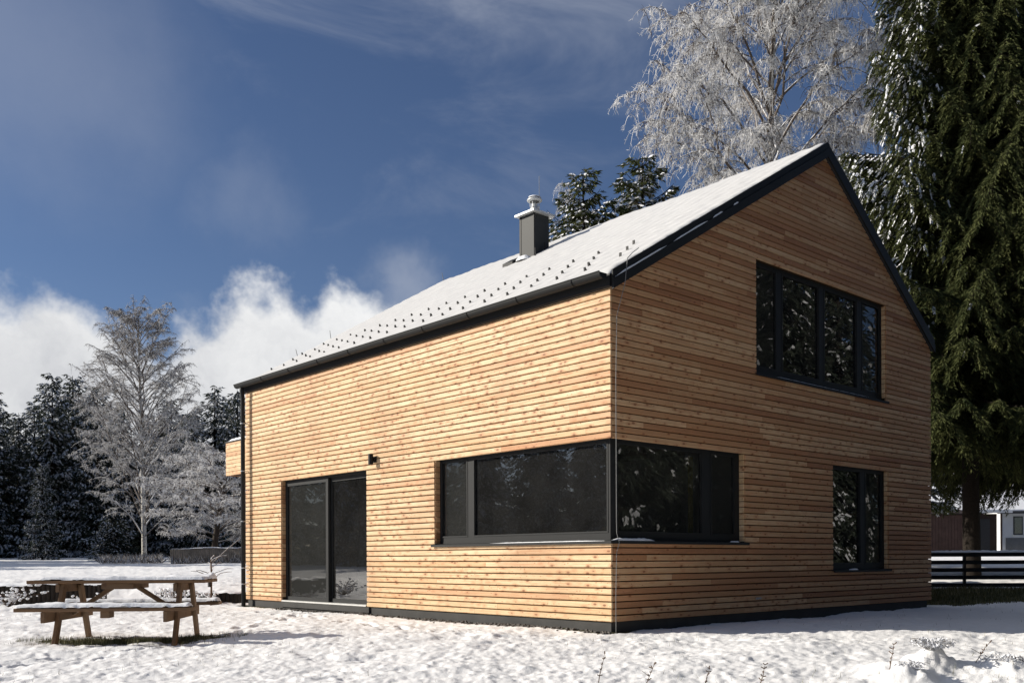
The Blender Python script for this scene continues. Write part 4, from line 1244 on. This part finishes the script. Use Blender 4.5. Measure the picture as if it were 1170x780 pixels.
# ---- the huge spruce beside the house
RTA = math.atan2(RT[1], RT[0])
def side_snow(az, z, tt, L, rg):
    c = math.cos(az - (RTA + PI))            # 1 = towards the left of the picture, the weather side
    return float(np.clip(1.8 * (c - .72) + .01 + rg.normal(0, .04), 0.002, .85)) * (1.0 if z > 6.5 else .15)
p = world(1110, 26.5); big = spruce_meshes(spruce(3, 24, 4.2, 4.3, dz=.33, nb=11, bstep=.090, ts=.026, twl=.15, tww=.026, droop=.72, snow=side_snow, pw=.74, r0=.23, outer=1))
place_spruce(big, 'huge dark spruce towering over the right side of the timber house', (p[0], p[1], gz(p[0], p[1])))
p = world(1262, 29.0); place_spruce(big, 'second huge dark spruce at the right edge of the picture', (p[0], p[1], gz(p[0], p[1])), 2.1, .95)

# ---- frosted birches
p = world(866, 34)
g = frost_tree(5, 24, 4.1, clear=.16, mains=80, sec=11, tw=22, twl=.78, side=7, thick=.0115, r0=.21, elev=(62, 44), droop=.36)
place_frost('birch_tree', 'tall frost covered birch rising behind the roof of the timber house', (p[0], p[1], gz(p[0], p[1])), g)
p = world(165, 52)
def fr2(B, fz, H, R): return np.clip(fz * .9 - .60 * (B[:, 2] / H - .55) + .22, 0, 1)
g = frost_tree(9, 14.0, 3.1, clear=.08, mains=92, sec=9, tw=16, twl=.50, side=5, thick=.0095, r0=.13, sv=(-.2, 1.5), topw=.8, elev=(50, 52), droop=.20, frost_fn=fr2, wobble=.35,
               prof=lambda t: max(.34, min(1, (1 - t) ** .7 * 1.2)) * min(1, .8 + 2.2 * t))
place_frost('birch_tree', 'slender grey frosted birch standing alone at the field edge', (p[0], p[1], gz(p[0], p[1])), g, 'frost_twig_grey')
p = world(243, 46)
g = frost_tree(13, 5.4, 2.9, clear=.16, mains=44, sec=9, tw=22, twl=.42, side=6, thick=.010, r0=.16, elev=(42, 16), droop=.20, prof=lambda t: math.sin(PI * min(1, .22 + t * .72)))
place_frost('fruit_tree', 'low rounded frosted tree beside the far corner of the timber house', (p[0], p[1], gz(p[0], p[1])), g, 'frost_twig', 'bark_dark')
# frosted trees behind and beside the tall birch
p = world(985, 33)
g = frost_tree(17, 13.5, 4.2, clear=.15, mains=40, sec=8, tw=20, twl=.7, side=5, thick=.009, r0=.18, elev=(58, 35), droop=.33)
fa = place_frost('birch_tree', 'smaller frosted birch between the gable ridge and the huge spruce', (p[0], p[1], gz(p[0], p[1])), g)
p = world(714, 34)
T = thing('birch_tree', 'short leaning frosted birch left of the tall birch behind the roof', 'tree', (p[0], p[1], gz(p[0], p[1])), 2.2)
T.scale = (.66, .66, .95)
for ch in fa.children: obj_of(ch.name.split('.')[0], ch.data, T)
# small dark evergreens behind the ridge
def some_snow(pm):
    def f(az, z, tt, L, rg):
        c = math.cos(az - (RTA + PI)); return float(np.clip(pm * (.75 + .35 * c) + rg.normal(0, .1), 0.02, .95))
    return f
g = spruce_meshes(spruce(21, 13.2, 2.9, 3.0, dz=.42, nb=7, bstep=.16, ts=.05, twl=.20, tww=.05, droop=.30, snow=some_snow(.8), pw=.62, r0=.2))
p = world(668, 30); place_spruce(g, 'dark snow flecked evergreen peeping over the roof beside the chimney', (p[0], p[1], gz(p[0], p[1])), .4, .95)
p = world(736, 31); place_spruce(g, 'dark snow flecked evergreen behind the roof below the leaning birch', (p[0], p[1], gz(p[0], p[1])), 2.4, 1.02)
p = world(1010, 38); place_spruce(g, 'dark spruce behind the right slope of the gable roof', (p[0], p[1], gz(p[0], p[1])), 4.4, 1.0)
p = world(955, 37); place_spruce(g, 'dark spruce behind the ridge end of the gable', (p[0], p[1], gz(p[0], p[1])), 3.1, 1.0)

# ---- conifers along the far field edge
protos = []
for sd, R_, sp in ((41, 3.0, .85), (42, 2.6, .95), (43, 3.5, .75)):
    protos.append(spruce_meshes(spruce(sd, 12, R_, .9, dz=.62, nb=8, bstep=.20, ts=.075, twl=.26, tww=.065, droop=.42, snow=some_snow(sp), pw=.7, r0=.2), 'far_needles'))
row = [(-8, 62, 12.2, 0), (22, 64, 11.0, 1), (60, 63, 13.6, 0), (84, 66, 14.2, 2), (112, 63, 13.0, 1), (140, 68, 12.0, 0), (196, 66, 12.3, 2), (222, 64, 11.2, 1), (246, 66, 13.2, 0), (272, 64, 12.7, 1),
       (49, 54, 6.2, 1), (300, 68, 12.4, 2), (-40, 60, 12.0, 2), (-75, 63, 12.6, 0), (5, 72, 12.5, 2), (40, 74, 13.6, 1), (130, 75, 13.2, 2), (170, 76, 12.6, 0), (215, 76, 13.0, 1), (262, 75, 13.6, 0), (330, 70, 12.8, 1), (100, 72, 13.6, 0), (70, 72, 12.8, 2), (185, 70, 11.2, 1)]
desc = ['dark snow dusted conifer at the left picture edge', 'shorter dark conifer second from the left edge', 'tall snowy conifer left of the lone birch', 'tallest snowy conifer left of the lone birch',
        'narrow snowy conifer just left of the lone birch', 'dark conifer directly behind the lone birch', 'broad conifer behind the right side of the lone birch', 'narrow conifer between the birch and the low frosted tree',
        'pointed conifer above the low frosted tree', 'conifer nearest the house balcony in the far row', 'small young spruce with snowy tiers before the dark conifers']
first = {}
for i, (u, d, h, k) in enumerate(row):
    p = world(u, d); loc = (p[0], p[1], gz(p[0], p[1])); lb = desc[i] if i < len(desc) else 'dark conifer in the rear rank of the wood beyond the field'
    if k not in first: first[k] = place_spruce(protos[k], lb, loc, i * 1.3, h / 13.6, 'conifers along the far edge of the field', 'conifer_tree')
    else: copy_thing(first[k], lb, loc, i * 1.3, h / 13.6, 'conifers along the far edge of the field')
# the same wood carries on to the left of the picture
rs = random.Random(8)
for i in range(40):
    a_ = math.atan2(FW[1], FW[0]) + rad(33 + i * 1.9 + rs.uniform(-.6, .6)); d_ = 62 - .25 * i + rs.uniform(-5, 5)
    x_, y_ = CAM[0] + d_ * math.cos(a_), CAM[1] + d_ * math.sin(a_)
    copy_thing(first[i % 3], 'snow dusted conifer of the wood left of the view', (x_, y_, gz(x_, y_)), rs.uniform(0, 6), rs.uniform(.85, 1.15), 'conifers along the far edge of the field')
bare = place_spruce(spruce_meshes(spruce(44, 12, 2.9, .8, dz=.55, nb=8, bstep=.17, ts=.06, twl=.20, tww=.05, droop=.55, snow=some_snow(.14), pw=.6, r0=.2), 'far_needles'),
                    'dark spruce with little snow out of view, facing and shading the gable', (4.0, -8.6, gz(4, -8.6)), .3, 1.0, 'spruces facing the gable', 'conifer_tree')
# spruces mirrored in the gable windows, plus unseen ones added to shade the wall
for i, (x, y, h) in enumerate(((8.5, -8.8, 12.5), (12.5, -8, 12), (.5, -10.6, 13), (-3.5, -12.0, 14), (6.2, -11, 14), (2.2, -13, 15), (17, -8.5, 12), (-8, -13, 13), (9.5, -11.5, 13), (14.5, -12.5, 15), (19, -12, 14), (24.5, -13, 17), (12, -17, 17),
                               (18, -18, 17), (29, -14, 15), (5.5, -14, 13), (34, -20, 18), (24, -21, 18), (2.5, -17, 14), (9, -23, 18), (-5.5, -15.5, 12), (-12.5, -14, 12), (-1.2, -14.5, 12), (-16, -16, 14), (-10, -18, 14), (21, -8.5, 11))):
    copy_thing(bare, 'dark spruce with little snow out of view, facing and shading the gable', (x, y, gz(x, y)), i * 1.7, h / 12, 'spruces facing the gable')
# dark trees behind the neighbour plot
for i, (u, d, h) in enumerate(((1060, 74, 12), (1092, 78, 13), (1128, 80, 12), (1165, 82, 13), (1200, 78, 12), (1030, 70, 11), (1085, 66, 7))):
    p = world(u, d); copy_thing(first[(1, 0, 2)[i % 3]], 'dark conifer behind the garage and the white house' if i != 6 else 'small frosted conifer beside the brown shed roof', (p[0], p[1], gz(p[0], p[1])), i * 2.1, h / 12, 'conifers behind the neighbour plot')
# low evergreen bush at the birch foot
g = spruce_meshes(spruce(61, 2.4, 1.5, .05, dz=.20, nb=8, bstep=.12, ts=.06, twl=.14, tww=.04, droop=.25, snow=some_snow(.5), pw=.4, r0=.06), 'far_needles')
p = world(131, 50); place_spruce(g, 'low spreading evergreen bush at the foot of the lone birch', (p[0], p[1], gz(p[0], p[1])), 0, .85, name='evergreen_bush')

# dry undergrowth under the far trees
def undergrowth():
    rg = np.random.default_rng(3); n = 5200; u = np.concatenate([rg.uniform(115, 185, n // 2), rg.uniform(196, 285, n // 2)]); d = rg.uniform(43, 51, n)
    P = CAM[None, :2] + FW[None, :2] * d[:, None] + RT[None, :2] * ((u - 585) / FPX * d)[:, None]; z = ground_z(P[:, 0], P[:, 1])
    a = np.concatenate([P, z[:, None]], 1); dv = rg.normal(size=(n, 3)); dv[:, 2] = np.abs(dv[:, 2]) + .7; dv /= np.linalg.norm(dv, axis=1, keepdims=True)
    V, F = diamonds(a, a + dv * rg.uniform(.15, .55, n)[:, None], np.full(n, .03), rg)
    o = obj_of('undergrowth', mesh_np('undergrowth', V, F, 'frost_twig_grey', rg.random(n) * .75)); tag(o, 'dry frosted undergrowth along the far field edge', 'undergrowth', kind='stuff')
undergrowth()

# ------------------------------------------------------------------ foreground stalks and tussocks
def stalk(u, d, h, lean, label, fork=True, seed=1):
    r_ = random.Random(seed); x, y, _ = world(u, d); z = gz(x, y); q = MB(); n = 7; pts = []
    ax = RT[:2] * lean
    for i in range(n):
        t = i / (n - 1); pts.append((x + ax[0] * h * t + r_.gauss(0, .003), y + ax[1] * h * t + r_.gauss(0, .003), z - .03 + h * t))
    q.tube(pts, [.0045 - .0028 * i / (n - 1) for i in range(n)], 5)
    for i in range(2, n):
        p_ = pts[i]
        for k in range(2):
            dx, dy, dz_ = r_.gauss(0, .012), r_.gauss(0, .012), r_.uniform(.004, .022)
            q.tube([p_, (p_[0] + dx, p_[1] + dy, p_[2] + dz_)], [.0035, .005], 5)
    if fork:
        p_ = pts[3]; q.tube([p_, (p_[0] - ax[0] * .09 - RT[0] * .02, p_[1] - ax[1] * .09 - RT[1] * .02, p_[2] + h * .25)], [.003, .0015], 5)
    tag(build('dry_stalk', q, 'dry_stem'), label, 'dry plant', 'dry stalks in the foreground snow')
stalk(682, 7.6, .26, .22, 'tallest dry stalk in the snow below the house corner', False, 1)
stalk(735, 7.6, .19, .45, 'forked dry stalk just right of the tallest one', True, 2)
stalk(803, 7.6, .17, .28, 'plain short dry stalk midway along the front snow', False, 3)
stalk(867, 7.6, .19, .25, 'knobbly dry stalk with seed heads before the gable', False, 4)
stalk(1014, 8.0, .24, .22, 'thin curved dry stalk left of the snowy tussock', False, 5)
stalk(1112, 8.1, .19, .7, 'leaning dry stalk right of the snowy tussock', True, 6)

def tussock(u, d, label, n, rad_, h):
    rg = np.random.default_rng(int(u)); x, y, _ = world(u, d); z = gz(x, y) - .03
    T = thing('tussock', label, 'grass tuft', (x, y, z))
    a = rg.uniform(0, 2 * PI, n); r1 = rad_ * rg.random(n) ** .7; l = h * rg.uniform(.5, 1.1, n)
    B = np.stack([r1 * .35 * np.cos(a), r1 * .35 * np.sin(a), np.zeros(n)], 1); w = np.linspace(0, 1, 6)[None, :]
    X = B[:, :1] + (np.cos(a) * r1)[:, None] * w; Y = B[:, 1:2] + (np.sin(a) * r1)[:, None] * w; Zc = l[:, None] * (1.7 * w - 1.15 * w ** 2.2)
    P = np.stack([X, Y, Zc], -1) + np.cumsum(rg.normal(0, .004, (n, 6, 3)), 1)
    V, F, id_ = tubes_np(P, np.full((n, 6), .0032), 3)
    obj_of('blades', mesh_np('blades', V, F, 'frost_twig_grey', (.3 + rg.random(n) * .7)[id_]), T)
    m = n * 5; idx = rg.integers(0, n, m); q = rg.integers(1, 6, m); b = P[idx, q]; dv = rg.normal(size=(m, 3)) * .013
    V, F = diamonds(b - dv, b + dv, np.full(m, .014), rg); obj_of('frost', mesh_np('frost', V, F, 'tree_snow'), T)
tussock(1064, 8.05, 'snow capped dry grass tussock at the lower right', 220, .14, .12)
tussock(1040, 7.75, 'lower snowy tuft just left of the large tussock', 70, .10, .07)
tussock(1146, 8.0, 'flat snowy grass tuft in the lower right corner', 90, .16, .08)

# ------------------------------------------------------------------ light and sky
SUN = Vector((-1.55, 1.60, 1.0)).normalized()
sl = bpy.data.lights.new('sun', 'SUN'); sl.energy = 5.0; sl.angle = rad(.55); sl.color = (1.0, .93, .82)
so = bpy.data.objects.new('sun', sl); COL.objects.link(so); so.location = (-20, 20, 20)
so.rotation_euler = (-SUN).to_track_quat('-Z', 'Y').to_euler()

wd = bpy.data.worlds.new('World'); SC.world = wd; wd.use_nodes = True
t = NT(wd.node_tree)
out = t.add('ShaderNodeOutputWorld')
sky = t.add('ShaderNodeTexSky', sky_type='NISHITA'); sky.sun_disc = False
sky.sun_elevation = math.asin(SUN.z); sky.sun_rotation = math.atan2(SUN.x, SUN.y)
sky.altitude = 700; sky.air_density = 1.0; sky.dust_density = .3; sky.ozone_density = 3.0
dirv = t.add('ShaderNodeTexCoord').outputs['Generated']
def dirof(u, v):
    q = FW + RT * (u - 585) / FPX + np.array([0, 0, 1]) * (CY - v) / FPX; q = q / np.linalg.norm(q); return tuple(float(a) for a in q)
nz = t.noise(dirv, 5.0, 6, .58, 'Color'); nz2 = t.noise(dirv, 16.0, 5, .6, 'Color')
warp = t.vmath('ADD', t.vmath('SCALE', t.vmath('SUBTRACT', nz, (.5, .5, .5)), scale=.17), t.vmath('SCALE', t.vmath('SUBTRACT', nz2, (.5, .5, .5)), scale=.058))
dw = t.vmath('ADD', dirv, warp)
cloud = None
for (u, v, r_) in ((-240, 485, 130), (-90, 468, 105), (-5, 462, 92), (62, 466, 88), (118, 482, 80), (165, 510, 72), (225, 485, 78), (262, 428, 78), (312, 396, 82), (362, 418, 88), (412, 385, 80), (462, 404, 82), (520, 420, 80), (575, 440, 60), (100, 520, 120), (300, 520, 120), (-60, 520, 130), (480, 520, 110), (640, 520, 90)):
    ds = t.vmath('DISTANCE', dw, dirof(u, v)); k = t.rng(ds, r_ / FPX * 1.05, r_ / FPX * .66, 0, 1)
    cloud = k if cloud is None else t.math('MAXIMUM', cloud, k)
# cloud elsewhere round the horizon, outside the picture
el = t.sep(dirv)[2]; side_ = t.vmath('DOT_PRODUCT', dirv, tuple(float(a) for a in (FW * .985 + RT * -.17)))
cn = t.noise(dw, 7.0, 6, .6); cn2 = t.noise(dw, 2.6, 4, .5)
elv = t.rng(el, .13, .30, 0, 1)
shade = t.math('ADD', t.math('MULTIPLY', elv, .55), t.math('MULTIPLY', t.math('SUBTRACT', cn, .42), 1.7), clamp=True)
ccol = t.mix(shade, (.42, .43, .455), (.78, .78, .77))
# high thin cirrus, then an added overhead layer as fill light
st_ = t.noise(t.vmath('MULTIPLY', dirv, (1.6, 1.6, 4.0)), 2.4, 6, .62, dist=.6)
thin = t.math('MULTIPLY', t.rng(st_, .50, .85), .22)
wsp = t.rng(t.vmath('DISTANCE', dw, dirof(270, 228)), .07, .0, 0, .16)
wsp = t.math('MAXIMUM', wsp, t.rng(t.vmath('DISTANCE', dw, dirof(30, 60)), .20, .0, 0, .26))
wsp = t.math('MAXIMUM', wsp, t.rng(t.vmath('DISTANCE', dw, dirof(480, 305)), .06, .0, 0, .45))
thin = t.math('MAXIMUM', thin, wsp)
fill_veil = t.math('MULTIPLY', t.rng(t.math('ADD', el, t.math('MULTIPLY', t.math('SUBTRACT', st_, .5), .30)), .46, .68), .95)
fill_veil = t.math('MULTIPLY', fill_veil, t.rng(t.sep(dirv)[1], -.38, .22))  # added unseen cloud, masked to brighten shaded snow but not the gable
thin = t.math('MAXIMUM', thin, fill_veil)
bg1 = t.add('ShaderNodeBackground'); t.l.new(t.vmath('MULTIPLY', sky.outputs[0], (1.0, .985, 1.10)), bg1.inputs[0]); bg1.inputs[1].default_value = .055
bgc = t.add('ShaderNodeBackground'); t.l.new(ccol, bgc.inputs[0]); bgc.inputs[1].default_value = 1.04
bgt = t.add('ShaderNodeBackground'); bgt.inputs[0].default_value = (.40, .43, .50, 1); bgt.inputs[1].default_value = .9
m1_ = t.add('ShaderNodeMixShader'); t.set(m1_, 0, thin); t.l.new(bg1.outputs[0], m1_.inputs[1]); t.l.new(bgt.outputs[0], m1_.inputs[2])
m2_ = t.add('ShaderNodeMixShader'); t.set(m2_, 0, cloud); t.l.new(m1_.outputs[0], m2_.inputs[1]); t.l.new(bgc.outputs[0], m2_.inputs[2])
t.l.new(m2_.outputs[0], out.inputs['Surface'])

SC.render.engine = 'CYCLES'
SC.cycles.use_denoising = True
SC.cycles.max_bounces = 7; SC.cycles.transparent_max_bounces = 12
SC.cycles.diffuse_bounces = 3; SC.cycles.glossy_bounces = 3
SC.view_settings.view_transform = 'Standard'
SC.view_settings.look = 'None'
SC.view_settings.exposure = 0.38
SC.view_settings.gamma = 1
SC.view_settings.use_curve_mapping = False
